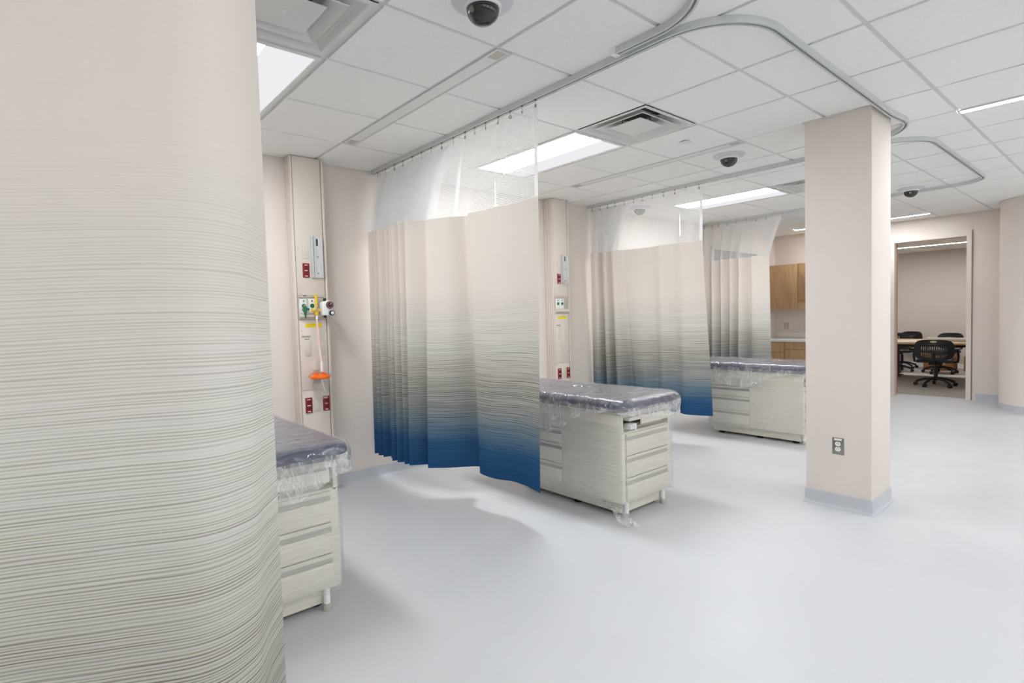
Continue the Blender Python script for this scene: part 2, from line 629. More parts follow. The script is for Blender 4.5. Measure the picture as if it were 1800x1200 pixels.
for k, (a_, b_) in enumerate(ADDED_WIN):
    bm = bmesh.new()
    for q in ((a_, a_ + 0.05, 0.75, 2.45), (b_ - 0.05, b_, 0.75, 2.45), (a_ + 0.05, b_ - 0.05, 0.75, 0.80), (a_ + 0.05, b_ - 0.05, 2.40, 2.45),
              ((a_ + b_) / 2 - 0.025, (a_ + b_) / 2 + 0.025, 0.80, 2.40)):
        box(bm, XR + 0.04, XR + 0.11, *q)
    fr_ = struct(obj('window_%d' % (k + 2), bm, 'white_metal', None, smooth=False), 'unseen white framed window added in the right-hand wall for daylight', 'window')
    for (c_, d_) in ((a_ + 0.05, (a_ + b_) / 2 - 0.025), ((a_ + b_) / 2 + 0.025, b_ - 0.05)):
        bxo('pane', 'pane', fr_, XR + 0.070, XR + 0.076, c_, d_, 0.80, 2.40)
wb = struct(bxo('wall_back', 'wall', None, XW - 0.15, XR + 0.15, YB - 0.15, YB, 0, CEIL + 0.25), 'cream wall behind the camera', 'wall')


def cove(name, pts, label):
    """flash-coved vinyl base along a polyline, given so that the room lies on the left side"""
    bm = bmesh.new()
    prof = [(0.0, 0.10), (0.006, 0.10), (0.006, 0.03), (0.008, 0.016), (0.013, 0.006), (0.020, 0.0015), (0.020, 0.0), (0.0, 0.0)]
    pts = [Vector(p) for p in pts]
    m = len(pts)
    rings = []
    for i, p in enumerate(pts):
        d0 = (pts[i] - pts[i - 1]).normalized() if i > 0 else None
        d1 = (pts[i + 1] - pts[i]).normalized() if i < m - 1 else None
        if d0 is None:
            n = Vector((-d1.y, d1.x))
            s = 1
        elif d1 is None:
            n = Vector((-d0.y, d0.x))
            s = 1
        else:
            n = (Vector((-d0.y, d0.x)) + Vector((-d1.y, d1.x))).normalized()
            s = 1 / max(0.3, n.dot(Vector((-d0.y, d0.x))))
        rings.append([bm.verts.new((p.x + n.x * o * s, p.y + n.y * o * s, z)) for o, z in prof])
    for A, B in zip(rings[:-1], rings[1:]):
        for k in range(len(prof)):
            bm.faces.new((A[k], A[(k + 1) % len(prof)], B[(k + 1) % len(prof)], B[k]))
    o = obj(name, bm, 'cove', ang=0.9)
    if label:
        struct(o, label, 'baseboard')
    return o


cove('baseboard_left', [(XW, YF - 0.6), (XW, YB)], 'grey coved vinyl base along the headwall')
cove('baseboard_far', [(XR, YF), (DX1 + 0.11, YF)], 'grey coved vinyl base right of the doorway')
cove('baseboard_far_inner', [(DX0 - 0.11, YF), (-2.98, YF)], 'grey coved vinyl base left of the doorway')

# square column
CX0, CX1, CY0, CY1 = -1.6446, -1.226, 4.205, 4.604
col = bxo('column', 'wall', None, CX0, CX1, CY0, CY1, 0, CEIL, bev=0.004)
struct(col, 'square cream painted column standing in the open floor', 'column')
c = cove('cove_base', [(CX0, CY0), (CX0, CY1), (CX1, CY1), (CX1, CY0), (CX0, CY0), (CX0, CY0 + 0.001)], None)
c.parent = col
bm = bmesh.new()
g = 0.012
for a in ((CX0 - g, CX1 + g, CY0 - g, CY0), (CX0 - g, CX1 + g, CY1, CY1 + g), (CX0 - g, CX0, CY0, CY1), (CX1, CX1 + g, CY0, CY1)):
    box(bm, *a, CEIL - 0.012, CEIL - 0.006)
obj('ceiling_angle', bm, 'grid', col)

# round column at the right
RCX, RCY, RCR = -0.855, 9.75, 0.50
bm = bmesh.new()
cyl(bm, (RCX, RCY, 0), (RCX, RCY, CEIL), RCR, n=64)
rc = struct(obj('round_column', bm, 'wall'), 'wide round cream column at the right edge', 'column')
bm = bmesh.new()
lathe(bm, [(RCR - 0.01, 0.10), (RCR + 0.006, 0.10), (RCR + 0.006, 0.03), (RCR + 0.014, 0.01), (RCR + 0.032, 0.0015), (RCR + 0.032, 0)], (RCX, RCY, 0), 64)
obj('cove_base', bm, 'cove', rc)
bm = bmesh.new()
lathe(bm, [(RCR, CEIL - 0.012), (RCR + 0.02, CEIL - 0.012), (RCR + 0.02, CEIL - 0.006), (RCR, CEIL - 0.006)], (RCX, RCY, 0), 64)
obj('ceiling_angle', bm, 'grid', rc)

# ------------------------------------------------------------------ ceiling: deck, grid bars and tiles
ceil = bxo('ceiling', 'tile', None, XW - 0.15, XR + 0.15, YB - 0.15, YF + 0.12, CEIL + 0.20, CEIL + 0.26)
struct(ceil, 'white suspended tile ceiling', 'ceiling')
# plain ceiling field outside the tiled part that was built piece by piece
TX = [GX0 + T * i for i in range(-6, 6)]       # grid lines parallel to the headwall
TY = [GY0 + T * j for j in range(-6, 13)]      # grid lines across the room
TX[0] = XW
TY[-1] = YF
bm = bmesh.new()
box(bm, TX[-1] + 0.012, XR, YB, YF, CEIL - 0.008, CEIL + 0.012)
box(bm, XW, TX[-1] + 0.012, YB, TY[0] - 0.012, CEIL - 0.008, CEIL + 0.012)
obj('ceiling_field', bm, 'tile', ceil, smooth=False)

SKIP = set()


def cell(i, j):
    return (i, j)
# troffers, diffusers: (i,j) of cells counted from GX0/GY0
for j in (-4, 0, 5):
    SKIP |= {(-3, j), (-4, j), (-5, j)}
SLOTS = {}
for j in (-2, 2):
    for i in (-3, -4, -5):
        SLOTS[(i, j)] = 0.105
LINS = {}
tile_me = None
half = T / 2 - 0.012
bm = bmesh.new()
box(bm, -half, half, -half, half, -0.008, 0.010)
tile_me = finish(bm, 'ceiling_tile', False)
tile_me.materials.append(MAT['tile'])
TIDX = list(range(-6, 5))
for i in TIDX:
    for j in range(-6, 12):
        if (i, j) in SKIP:
            continue
        x0, x1 = GX0 + i * T, GX0 + (i + 1) * T
        y0, y1 = GY0 + j * T, GY0 + (j + 1) * T
        # cells swallowed by the columns keep a cut tile
        if (i, j) in SLOTS:
            s = SLOTS[(i, j)]
            b2 = bmesh.new()
            yy0 = y0 + 0.006 + s
            box(b2, -half, half, -(y1 - 0.012 - yy0) / 2, (y1 - 0.012 - yy0) / 2, -0.008, 0.010)
            o = obj('ceiling_tile', b2, 'tile', ceil, smooth=False, loc=((x0 + x1) / 2, (yy0 + y1 - 0.012) / 2, CEIL))
            continue
        obj('ceiling_tile', tile_me, 'tile', ceil, loc=((x0 + x1) / 2, (y0 + y1) / 2, CEIL))
for x in TX[1:]:
    bxo('grid_bar', 'grid', ceil, x - 0.013, x + 0.013, TY[0], YF, CEIL, CEIL + 0.006)
for y in TY[:-1]:
    bxo('grid_bar', 'grid', ceil, XW, TX[-1], y - 0.013, y + 0.013, CEIL + 0.001, CEIL + 0.0065)
bxo('wall_angle', 'grid', ceil, XW, XW + 0.02, TY[0], YF, CEIL - 0.002, CEIL + 0.0005)
bxo('wall_angle', 'grid', ceil, XW, TX[-1], YF - 0.02, YF, CEIL - 0.002, CEIL + 0.0005)


# ------------------------------------------------------------------ ceiling fixtures
def troffer(j, label):
    x0, x1 = GX0 - 5 * T, GX0 - 3 * T
    y0 = GY0 + j * T
    cx, cy = (x0 + x1) / 2, y0 + T / 2
    t = thing('troffer_light', label, 'ceiling light', (cx, cy, CEIL), group='troffer lights over the bays')
    a, b = T - 0.014, T / 2 - 0.014
    bm = bmesh.new()
    f = 0.022
    for q in ((-a, a, -b, -b + f), (-a, a, b - f, b), (-a, -a + f, -b + f, b - f), (a - f, a, -b + f, b - f)):
        box(bm, *q, -0.009, 0.012)
    obj('frame', bm, 'white_metal', t, smooth=False)
    bm = bmesh.new()
    box(bm, -a, a, -b, b, -0.0008, 0.08)
    obj('housing', bm, 'white_metal', t, smooth=False)
    # two lenses meeting in a shallow ridge: the lamp side is brighter
    bm = bmesh.new()
    prism(bm, [(-b + f, -0.003), (0.03, -0.007), (0.03, -0.001), (-b + f, -0.001)], 'x', -a + f, a - f)
    obj('lens', bm, 'lens', t, smooth=False)
    bm = bmesh.new()
    prism(bm, [(0.03, -0.007), (b - f, -0.003), (b - f, -0.001), (0.03, -0.001)], 'x', -a + f, a - f)
    obj('side_lens', bm, 'lens_side', t, smooth=False)
    return t


troffer(-4, 'bright recessed light beside the foreground curtain at top left')
troffer(0, 'bright recessed light behind the net of the nearest full curtain')
troffer(5, 'bright recessed light behind the net of the middle curtain')


def diffuser(j, label):
    cx, cy = GX0 - 2.5 * T, GY0 + (j + 0.5) * T
    t = thing('air_diffuser', label, 'air diffuser', (cx, cy, CEIL), group='air diffusers')
    a = T / 2 - 0.012

    def pyramid(bm, s0, z0, s1, z1, th=0.003):
        P = []
        for s, z in ((s0, z0), (s1, z1)):
            P.append([bm.verts.new((sx * s, sy * s, z)) for sx, sy in ((-1, -1), (1, -1), (1, 1), (-1, 1))])
        for k in range(4):
            bm.faces.new((P[0][k], P[0][(k + 1) % 4], P[1][(k + 1) % 4], P[1][k]))
    bm = bmesh.new()
    pyramid(bm, a, -0.006, a - 0.03, -0.006)
    pyramid(bm, a - 0.03, -0.006, a - 0.05, 0.016)
    pyramid(bm, a - 0.05, 0.016, 0.13, 0.080)
    obj('frame', bm, 'diff_metal', t, smooth=False)
    bm = bmesh.new()
    pyramid(bm, 0.205, -0.004, 0.20, -0.007)
    pyramid(bm, 0.205, -0.004, 0.145, 0.045)
    pyramid(bm, 0.20, -0.007, 0.142, 0.043)
    obj('cone_ring', bm, 'diff_metal', t, smooth=False)
    bm = bmesh.new()
    box(bm, -0.135, 0.135, -0.135, 0.135, -0.006, -0.002, bev=0.0015, seg=1)
    pl = obj('plaque', bm, 'diff_metal', t)
    bm = bmesh.new()
    lathe(bm, [(0.0, -0.009), (0.012, -0.009), (0.013, -0.006)], (0, 0, 0), 16)
    obj('screw_cap', bm, 'white_metal', pl)
    for s in (-1, 1):
        bxo('hanger', 'steel', t, s * 0.12 - 0.003, s * 0.12 + 0.003, -0.003, 0.003, -0.004, 0.085)
    bm = bmesh.new()
    cyl(bm, (0, 0, 0.08), (0, 0, 0.19), 0.125, n=32, caps=True)
    obj('duct_neck', bm, 'duct', t)
    return t


diffuser(-4, 'stepped square air diffuser cut by the top edge beside the foreground curtain')
diffuser(0, 'stepped square air diffuser with dark duct showing, between curtain and square column')
diffuser(5, 'stepped square air diffuser half hidden by the square column')


def slot(j, label):
    x0, x1 = GX0 - 5 * T, GX0 - 2 * T
    y0 = GY0 + j * T
    t = thing('slot_diffuser', label, 'air slot', ((x0 + x1) / 2, y0 + 0.062, CEIL), group='slot diffusers')
    L = (x1 - x0) / 2 - 0.012
    bm = bmesh.new()
    for a in ((-L, L, -0.049, -0.042), (-L, L, 0.038, 0.050), (-L, -L + 0.01, -0.042, 0.038), (L - 0.01, L, -0.042, 0.038)):
        box(bm, *a, -0.007, 0.01)
    obj('frame', bm, 'grid', t, smooth=False)
    bxo('blade', 'white_metal', t, -L + 0.01, L - 0.01, -0.042, 0.038, -0.004, 0.004)
    for k in (-1, 1):
        bxo('end_grille', 'bed_pull', t, k * (L - 0.06) - 0.04, k * (L - 0.06) + 0.04, -0.03, 0.026, -0.0050, -0.003)
    return t


slot(-2, 'long narrow air slot left of the nearest full curtain track')
slot(2, 'long narrow air slot beside the round sprinkler cap')


def linear_light(x0, x1, y, label, parent_mat='lens_lin'):
    t = thing('linear_light', label, 'linear light', ((x0 + x1) / 2, y, CEIL), group='linear slot lights')
    L = (x1 - x0) / 2
    bm = bmesh.new()
    for s in (-1, 1):
        box(bm, -L, L, s * 0.033 - 0.004, s * 0.033 + 0.004, -0.016, -0.006)
    for s in (-1, 1):
        box(bm, s * (L + 0.003) - 0.003, s * (L + 0.003) + 0.003, -0.037, 0.037, -0.016, -0.006)
    obj('trim', bm, 'white_metal', t, smooth=False)
    bm = bmesh.new()
    box(bm, -L, L, -0.029, 0.029, -0.0145, -0.0085)
    obj('lens', bm, parent_mat, t, smooth=False)
    return t


linear_light(-0.89, 0.95, 4.87, 'thin bright strip light leaving the right edge of the frame')
linear_light(-3.38, -2.13, 9.80, 'thin bright strip light seen just right of the square column near the end wall')
linear_light(-3.95, -3.47, 9.70, 'short bright strip light over the wood wall cabinets')
linear_light(-0.89, 0.95, 2.43, 'added unseen strip light over the open floor above the frame')  # this and the following strips are unseen, added to brighten the room
linear_light(0.30, 2.10, 0.00, 'added unseen strip light right of the camera position')
linear_light(-0.60, 0.95, 7.31, 'added unseen strip light over the open floor beyond the right frame edge')
linear_light(1.8, 3.6, 4.87, 'added unseen strip light at the far right outside the frame')
linear_light(1.8, 3.6, 7.31, 'added unseen strip light by the last added windows')
linear_light(0.2, 3.0, 9.75, 'added unseen strip light along the end wall outside the frame')
linear_light(-0.89, 0.95, -2.40, 'added unseen strip light behind the camera')


def dome_camera(x, y, label):
    t = thing('dome_camera', label, 'camera', (x, y, CEIL - 0.008), group='dome cameras')
    bm = bmesh.new()
    lathe(bm, [(0.0, 0.0), (0.128, 0.0), (0.130, -0.004), (0.124, -0.010), (0.086, -0.018), (0.076, -0.022), (0.0, -0.022)], n=40)
    obj('ceiling_plate', bm, 'plate_grey', t)
    bm = bmesh.new()
    lathe(bm, [(0.076, -0.020), (0.079, -0.026), (0.077, -0.034), (0.070, -0.036)], n=40)
    obj('collar', bm, 'white', t)
    bm = bmesh.new()
    pr_ = [(0.070 * math.cos(a), -0.034 - 0.066 * math.sin(a)) for a in [PI / 2 * k / 10 for k in range(11)]]
    lathe(bm, pr_, n=40)
    d = obj('smoked_dome', bm, 'dome', t)
    bm = bmesh.new()
    cyl(bm, (0.01, -0.060, -0.055), (0.012, -0.069, -0.060), 0.012, n=16)
    obj('lens', bm, 'steel', d)
    bm = bmesh.new()
    cyl(bm, (0.1, 0, -0.012), (0.1, 0, -0.016), 0.006, n=10)
    obj('screw', bm, 'steel', t)
    return t


dome_camera(-1.846, 1.478, 'black dome camera on white plate at the top edge of the picture')
dome_camera(-2.378, 4.524, 'black dome camera beside the air slot, left of the square column')
dome_camera(-1.815, 7.54, 'black dome camera right of the square column, over the doorway')
dome_camera(-4.20, 5.76, 'black dome camera seen through the net of the middle curtain')

t = thing('sprinkler_cap', 'small white concealed sprinkler cap on a tile by the dome camera', 'sprinkler', (-2.394, 3.879, CEIL - 0.008))
bm = bmesh.new()
lathe(bm, [(0.0, -0.010), (0.040, -0.010), (0.042, -0.008), (0.040, -0.006), (0.0, -0.006)], n=32)
obj('cover_disc', bm, 'white_metal', t)
bm = bmesh.new()
cyl(bm, (0, 0, -0.007), (0, 0, 0.0), 0.030, n=24)
obj('cup', bm, 'panel_line', t)


# ------------------------------------------------------------------ curtain tracks
def arc(cx, cy, r, a0, a1, n=14):
    return [(cx + r * math.cos(math.radians(a0 + (a1 - a0) * i / n)), cy + r * math.sin(math.radians(a0 + (a1 - a0) * i / n))) for i in range(n + 1)]


TRZ = CEIL - 0.008


def track(pts, label):
    P = [Vector((a, b)) for a, b in pts]
    prof = [(-0.017, 0), (-0.017, -0.032), (-0.006, -0.032), (-0.006, -0.008), (0.006, -0.008), (0.006, -0.032), (0.017, -0.032), (0.017, 0)]
    bm = bmesh.new()
    m = len(P)
    rings = []
    for i, p in enumerate(P):
        d = (P[min(i + 1, m - 1)] - P[max(i - 1, 0)]).normalized()
        n = Vector((-d.y, d.x))
        rings.append([bm.verts.new((p.x + n.x * o, p.y + n.y * o, z)) for o, z in prof])
    K = len(prof)
    for A, B in zip(rings[:-1], rings[1:]):
        for k in range(K):
            bm.faces.new((A[k], A[(k + 1) % K], B[(k + 1) % K], B[k]))
    for R_ in (rings[0], rings[-1]):
        bm.faces.new((R_[0], R_[1], R_[2], R_[3]))
        bm.faces.new((R_[4], R_[5], R_[6], R_[7]))
        bm.faces.new((R_[0], R_[3], R_[4], R_[7]))
    t = thing('curtain_track', label, 'curtain track', (0, 0, TRZ), group='ceiling curtain tracks')
    obj('channel', bm, 'alu', t, ang=0.4)
    for (a, b) in (pts[0], pts[-1]):
        bxo('end_cap', 'white', t, a - 0.012, a + 0.012, b - 0.019, b + 0.019, -0.036, 0.0)
    return t


R1 = 0.36
X_S = -1.165
Y1, Y2, Y3 = 2.315, 5.155, 7.70
track([(-4.2, -0.52), (-1.525, -0.52)] + arc(-1.525, -0.16, R1, -90, 0) + [(X_S, 0.5), (X_S, 1.2)] + arc(-1.525, 1.892, R1, 0, 90) + [(-1.62, 2.252), (-1.77, 2.252)],
      'aluminium ceiling track whose curved end stops beside the long track near the top edge')
track([(XW + 0.014, Y1), (-1.525, Y1)] + arc(-1.525, Y1 + R1, R1, -90, 0) + [(X_S - 0.01, 3.4), (X_S - 0.02, 4.45)] + arc(X_S - 0.40, 4.66, 0.40, 0, 80) + [(-1.70, 5.075)],
      'aluminium ceiling track sweeping from the headwall round the square column')
track([(XW + 0.014, Y2), (-1.525, Y2)] + arc(-1.525, Y2 + R1, R1, -90, 0) + [(X_S, 6.2), (X_S, 7.35)] + arc(-1.48, 7.385, 0.315, 0, 90) + [(-2.4, Y3), (XW + 0.014, Y3)],
      'aluminium ceiling track looping round the last bay behind the square column')


# ------------------------------------------------------------------ curtains
def catmull(pts, per):
    out = []
    n = len(pts)
    for i in range(n - 1):
        p0, p1, p2, p3 = pts[max(i - 1, 0)], pts[i], pts[i + 1], pts[min(i + 2, n - 1)]
        for k in range(per):
            t_ = k / per
            out.append(tuple(0.5 * ((2 * p1[c]) + (-p0[c] + p2[c]) * t_ + (2 * p0[c] - 5 * p1[c] + 4 * p2[c] - p3[c]) * t_ * t_ +
                                    (-p0[c] + 3 * p1[c] - 3 * p2[c] + p3[c]) * t_ ** 3) for c in (0, 1)))
    out.append(tuple(pts[-1]))
    return out


def pleats(xa, xb, yc, n, amp, skew, rnd=0.25, per=10, seed=1):
    rg = random.Random(seed)
    pts = []
    ph = [1 + rg.uniform(-rnd, rnd) for _ in range(2 * n)]
    for k in range(2 * n):
        x = xa + (xb - xa) * (k + 0.5) / (2 * n)
        s = 1 if k % 2 else -1
        pts.append((x + skew * s * 0.5, yc + s * amp * ph[k]))
    return pts


def sheet_mesh(rows, name, u_arr, vz, shade=None):
    """rows: list of lists of 3d points (same length); u_arr per column in m; vz per row in m"""
    me = bpy.data.meshes.new(name)
    nu = len(rows[0])
    verts = [p for r in rows for p in r]
    faces = []
    for a in range(len(rows) - 1):
        for b in range(nu - 1):
            faces.append((a * nu + b, a * nu + b + 1, (a + 1) * nu + b + 1, (a + 1) * nu + b))
    me.from_pydata(verts, [], faces)
    uvl = me.uv_layers.new(name='UVMap')
    for poly in me.polygons:
        for li in poly.loop_indices:
            vi = me.loops[li].vertex_index
            uvl.data[li].uv = (u_arr[vi % nu], vz[vi // nu])
    if shade is not None:
        sl = me.uv_layers.new(name='Shade')
        for poly in me.polygons:
            for li in poly.loop_indices:
                vi = me.loops[li].vertex_index
                sl.data[li].uv = (u_arr[vi % nu], shade[vi // nu])
    me.shade_smooth()
    return me


HOOK = None


def hook_mesh():
    global HOOK
    if HOOK is None:
        bm = bmesh.new()
        box(bm, -0.006, 0.006, -0.006, 0.006, -0.004, 0.008)
        tube(bm, [(0, 0, 0.0), (0, 0, -0.018), (0.003, 0, -0.026)], 0.0014, 6)
        tube(bm, [(0.0085 * math.cos(a), 0, -0.034 + 0.0085 * math.sin(a)) for a in [2 * PI * k / 14 for k in range(14)]], 0.0026, 6, closed=True)
        HOOK = finish(bm, 'hook')
        HOOK.materials.append(MAT['brass'])
    return HOOK


def curtain(label, top, bot, trk, zt, zb, hooks, hook_rot=0.0, per=8, zmesh=2.662, seams=(), hem_end=True, vmap=(0.0, 1.0), fine=1.0, bunch=0):
    """plan control points at the fabric's top, its hem and at the track"""
    org = trk[len(trk) // 2]
    t = thing('privacy_curtain', label, 'curtain', (org[0], org[1], 0.0), group='cubicle privacy curtains')
    A, B, K = catmull(top, per), catmull(bot, per), catmull(trk, per)
    L = [0.0]
    for i in range(1, len(B)):
        L.append(L[-1] + math.hypot((A[i][0] - A[i - 1][0] + B[i][0] - B[i - 1][0]) / 2, (A[i][1] - A[i - 1][1] + B[i][1] - B[i - 1][1]) / 2))
    nv = 44
    rows, vz, sh = [], [], []
    for r in range(nv + 1):
        f = r / nv
        z = zt + (zb - zt) * f
        e = f * f * (3 - 2 * f) * 0.5 + f * 0.5
        rows.append([(A[i][0] + (B[i][0] - A[i][0]) * e - org[0], A[i][1] + (B[i][1] - A[i][1]) * e - org[1], z + 0.004 * math.sin(L[i] * 9.0)) for i in range(len(A))])
        vz.append(z * fine)
        sh.append(vmap[0] + z * vmap[1])
    obj('fabric_panel', sheet_mesh(rows, 'fabric_panel', L, vz, sh), 'curtain', t)
    rows, vz = [], []
    # gathered netting folds back on itself several times
    zig = [0.0] * len(A)
    LN = [0.0]
    for i in range(len(A)):
        if i:
            LN.append(LN[-1] + math.hypot(A[i][0] - A[i - 1][0] + zig[i] - zig[i - 1], A[i][1] - A[i - 1][1]))
    for r in range(15):
        f = r / 14
        z = zmesh + (zt - zmesh) * f
        e = f ** 0.7
        rows.append([(K[i][0] + (A[i][0] - K[i][0]) * e - org[0] + zig[i] * (1 - 0.7 * f), K[i][1] + (A[i][1] - K[i][1]) * e - org[1], z + 0.004 * math.sin(L[i] * 9.0) * f) for i in range(len(A))])
        vz.append(z)
    net = obj('net_panel', sheet_mesh(rows, 'net_panel', LN, vz), 'net', t)
    nb_ = bunch * per
    for q in range(3 if bunch else 0):
        rw = [[(p[0] + 0.012 * math.sin(i * 1.3 + q * 2.0), p[1] + 0.022 * (q + 1), p[2]) for i, p in enumerate(r_[:nb_])] for r_ in rows]
        obj('net_fold', sheet_mesh(rw, 'net_fold', [v_ + 0.0031 * (q + 1) for v_ in LN[:nb_]], [v_ + 0.005 * (q + 1) for v_ in vz]), 'net', t)
    # white tapes: free edge and seams of the net, stitched band at the top of the fabric
    nA = len(A)

    def tape(i0, i1, name):
        rw = [[tuple(Vector(r_[i]) + Vector((0, -0.002, 0))) for i in range(i0, i1)] for r_ in rows]
        obj(name, sheet_mesh(rw, name, L[i0:i1], vz), 'net_hem', net)
    if hem_end:
        i0 = max(i for i in range(nA) if L[i] < L[-1] - 0.03)
        tape(i0, nA, 'edge_tape')
    for s in seams:
        i0 = int(s * nA)
        tape(i0, i0 + 3, 'seam_tape')
    for (hx, hy) in hooks:
        o = obj('hook', hook_mesh(), 'brass', t, loc=(hx - org[0], hy - org[1], TRZ - 0.034))
        o.rotation_euler = (0, 0, hook_rot + random.uniform(-0.7, 0.7))
    return t


# nearest full curtain
pl_t = pleats(-4.44, -3.70, 2.270, 8, 0.070, 0.040, seed=3)
pl_b = pleats(-4.48, -3.80, 2.30, 8, 0.080, 0.042, seed=5)
pl_k = pleats(-4.46, -3.40, Y1, 8, 0.022, 0.0, seed=3)
top = pl_t + [(-3.66, 2.31), (-3.576, 2.335), (-3.474, 2.40), (-3.405, 2.49), (-3.345, 2.475), (-3.27, 2.43), (-3.111, 2.443), (-2.974, 2.45), (-2.90, 2.482), (-2.765, 2.485), (-2.585, 2.477)]
bot = pl_b + [(-3.74, 2.30), (-3.68, 2.35), (-3.60, 2.42), (-3.455, 2.585), (-3.375, 2.56), (-3.30, 2.485), (-3.125, 2.484), (-2.98, 2.525), (-2.88, 2.52), (-2.778, 2.503), (-2.634, 2.473)]
trk = pl_k + [(-3.36, 2.335), (-3.27, 2.30), (-3.18, 2.335), (-3.08, 2.30), (-3.00, 2.33), (-2.92, 2.30), (-2.82, 2.325), (-2.72, 2.30), (-2.64, 2.33), (-2.53, 2.305), (-2.405, 2.32)]
hk = [(-4.42, Y1), (-4.28, Y1), (-4.12, Y1), (-3.98, Y1), (-3.84, Y1), (-3.70, Y1), (-3.56, Y1), (-3.42, Y1), (-3.27, Y1), (-3.13, Y1), (-3.02, Y1), (-2.90, Y1), (-2.77, Y1), (-2.65, Y1), (-2.54, Y1), (-2.42, Y1)]
curtain('ombre cream to blue curtain hanging in front of the exam table nearest the square column', top, bot, trk, 2.17, 0.235, hk, seams=(0.70,), bunch=16)

# middle curtain
pl_t = [(-4.50, 5.17), (-4.44, 5.14), (-4.38, 5.15), (-4.37, 5.24), (-4.33, 5.26), (-4.31, 5.16), (-4.25, 5.14), (-4.23, 5.22), (-4.20, 5.24), (-4.17, 5.16), (-4.12, 5.14), (-4.08, 5.20), (-4.04, 5.22)]
pl_b = [(-4.54, 5.22), (-4.47, 5.17), (-4.40, 5.18), (-4.38, 5.34), (-4.34, 5.36), (-4.31, 5.20), (-4.25, 5.18), (-4.22, 5.32), (-4.18, 5.34), (-4.14, 5.18), (-4.08, 5.17), (-4.03, 5.33), (-3.98, 5.32)]
pl_k = [(-4.50 + 0.064 * k, Y2 + (0.02 if k % 2 else -0.02)) for k in range(13)]
top = pl_t + [(-4.0, 5.22), (-3.85, 5.235), (-3.70, 5.28), (-3.58, 5.255), (-3.45, 5.29), (-3.32, 5.265), (-3.20, 5.29), (-3.07, 5.28)]
bot = pl_b + [(-3.93, 5.28), (-3.80, 5.25), (-3.68, 5.32), (-3.57, 5.27), (-3.43, 5.33), (-3.30, 5.28), (-3.17, 5.33), (-3.03, 5.37)]
trk = pl_k + [(-3.68, 5.17), (-3.58, 5.14), (-3.48, 5.17), (-3.38, 5.14), (-3.28, 5.17), (-3.18, 5.14), (-3.08, 5.17), (-2.99, 5.155)]
hk = [(-4.45, Y2), (-4.33, Y2), (-4.21, Y2), (-4.10, Y2), (-3.97, Y2), (-3.84, Y2), (-3.72, Y2), (-3.59, Y2), (-3.45, Y2), (-3.31, Y2), (-3.18, Y2), (-3.03, Y2)]
curtain('ombre cream to blue curtain hanging behind the plastic-covered table, middle of the three', top, bot, trk, 2.145, 0.30, hk, seams=(), bunch=9)

# far curtain
pl_t = pleats(-4.50, -3.80, 7.76, 5, 0.055, 0.02, seed=11)
pl_b = pleats(-4.50, -3.82, 7.78, 5, 0.085, 0.03, seed=12)
pl_k = pleats(-4.46, -3.70, Y3, 5, 0.025, 0.0, seed=13)
top = pl_t + [(-3.76, 7.76), (-3.66, 7.80), (-3.55, 7.86)]
bot = pl_b + [(-3.78, 7.80), (-3.66, 7.80), (-3.53, 7.86)]
trk = pl_k + [(-3.60, 7.72), (-3.45, 7.68), (-3.28, 7.70)]
hk = [(-4.45, Y3), (-4.32, Y3), (-4.22, Y3), (-4.08, Y3), (-3.95, Y3), (-3.80, Y3), (-3.66, Y3), (-3.52, Y3), (-3.30, Y3)]
curtain('small grey-shaded pleated curtain beside the wood cabinets, farthest of the curtains', top, bot, trk, 2.16, 0.26, hk)

# foreground curtain (its track runs along the bay front)
top = [(-1.13, -0.62), (-1.19, -0.50), (-1.14, -0.36), (-1.19, -0.22), (-1.165, -0.06), (-1.10, 0.09), (-1.055, 0.21), (-1.075, 0.285), (-1.13, 0.335), (-1.185, 0.366)]
bot = [(-1.10, -0.62), (-1.21, -0.50), (-1.12, -0.36), (-1.22, -0.22), (-1.17, -0.08), (-1.08, 0.06), (-1.02, 0.18), (-1.06, 0.27), (-1.15, 0.325), (-1.21, 0.37)]
trk = [(X_S + (0.02 if k % 2 else -0.02), -0.66 + 0.115 * k) for k in range(10)]
hk = [(X_S, -0.60 + 0.16 * k) for k in range(7)]
curtain('huge pale curtain with fine wavy stripes filling the left foreground', top, bot, trk, 2.17, 0.235, hk, hook_rot=PI / 2, per=14, vmap=(0.41, 0.70), fine=2.0)  # print gradient compressed so the cloth stays paler, standing in for stronger light


# ------------------------------------------------------------------ pull cords
def pull_cord(y, label):
    t = thing('pull_cord', label, 'pull cord', (-4.08, y, CEIL - 0.008), group='white pull cords')
    bm = bmesh.new()
    lathe(bm, [(0.0, 0.0), (0.028, 0.0), (0.028, -0.008), (0.012, -0.016), (0.0, -0.016)], n=20)
    obj('rose', bm, 'white', t)
    bm = bmesh.new()
    cyl(bm, (0, 0, -0.01), (0, 0, -0.20), 0.004, n=8)
    obj('cord', bm, 'white', t)
    bm = bmesh.new()
    lathe(bm, [(0.003, -0.17), (0.007, -0.18), (0.009, -0.30), (0.012, -0.315), (0.0, -0.318)], n=14)
    obj('handle', bm, 'white', t)


pull_cord(3.35, 'white pull cord seen through the net of the nearest full curtain')
pull_cord(6.46, 'white pull cord seen through the net of the middle curtain')

# ------------------------------------------------------------------ headwall units
HD = 0.128   # depth
HWY = 0.258  # width


def rot_plus_x(o):
    o.rotation_euler = (PI / 2, 0, PI / 2)


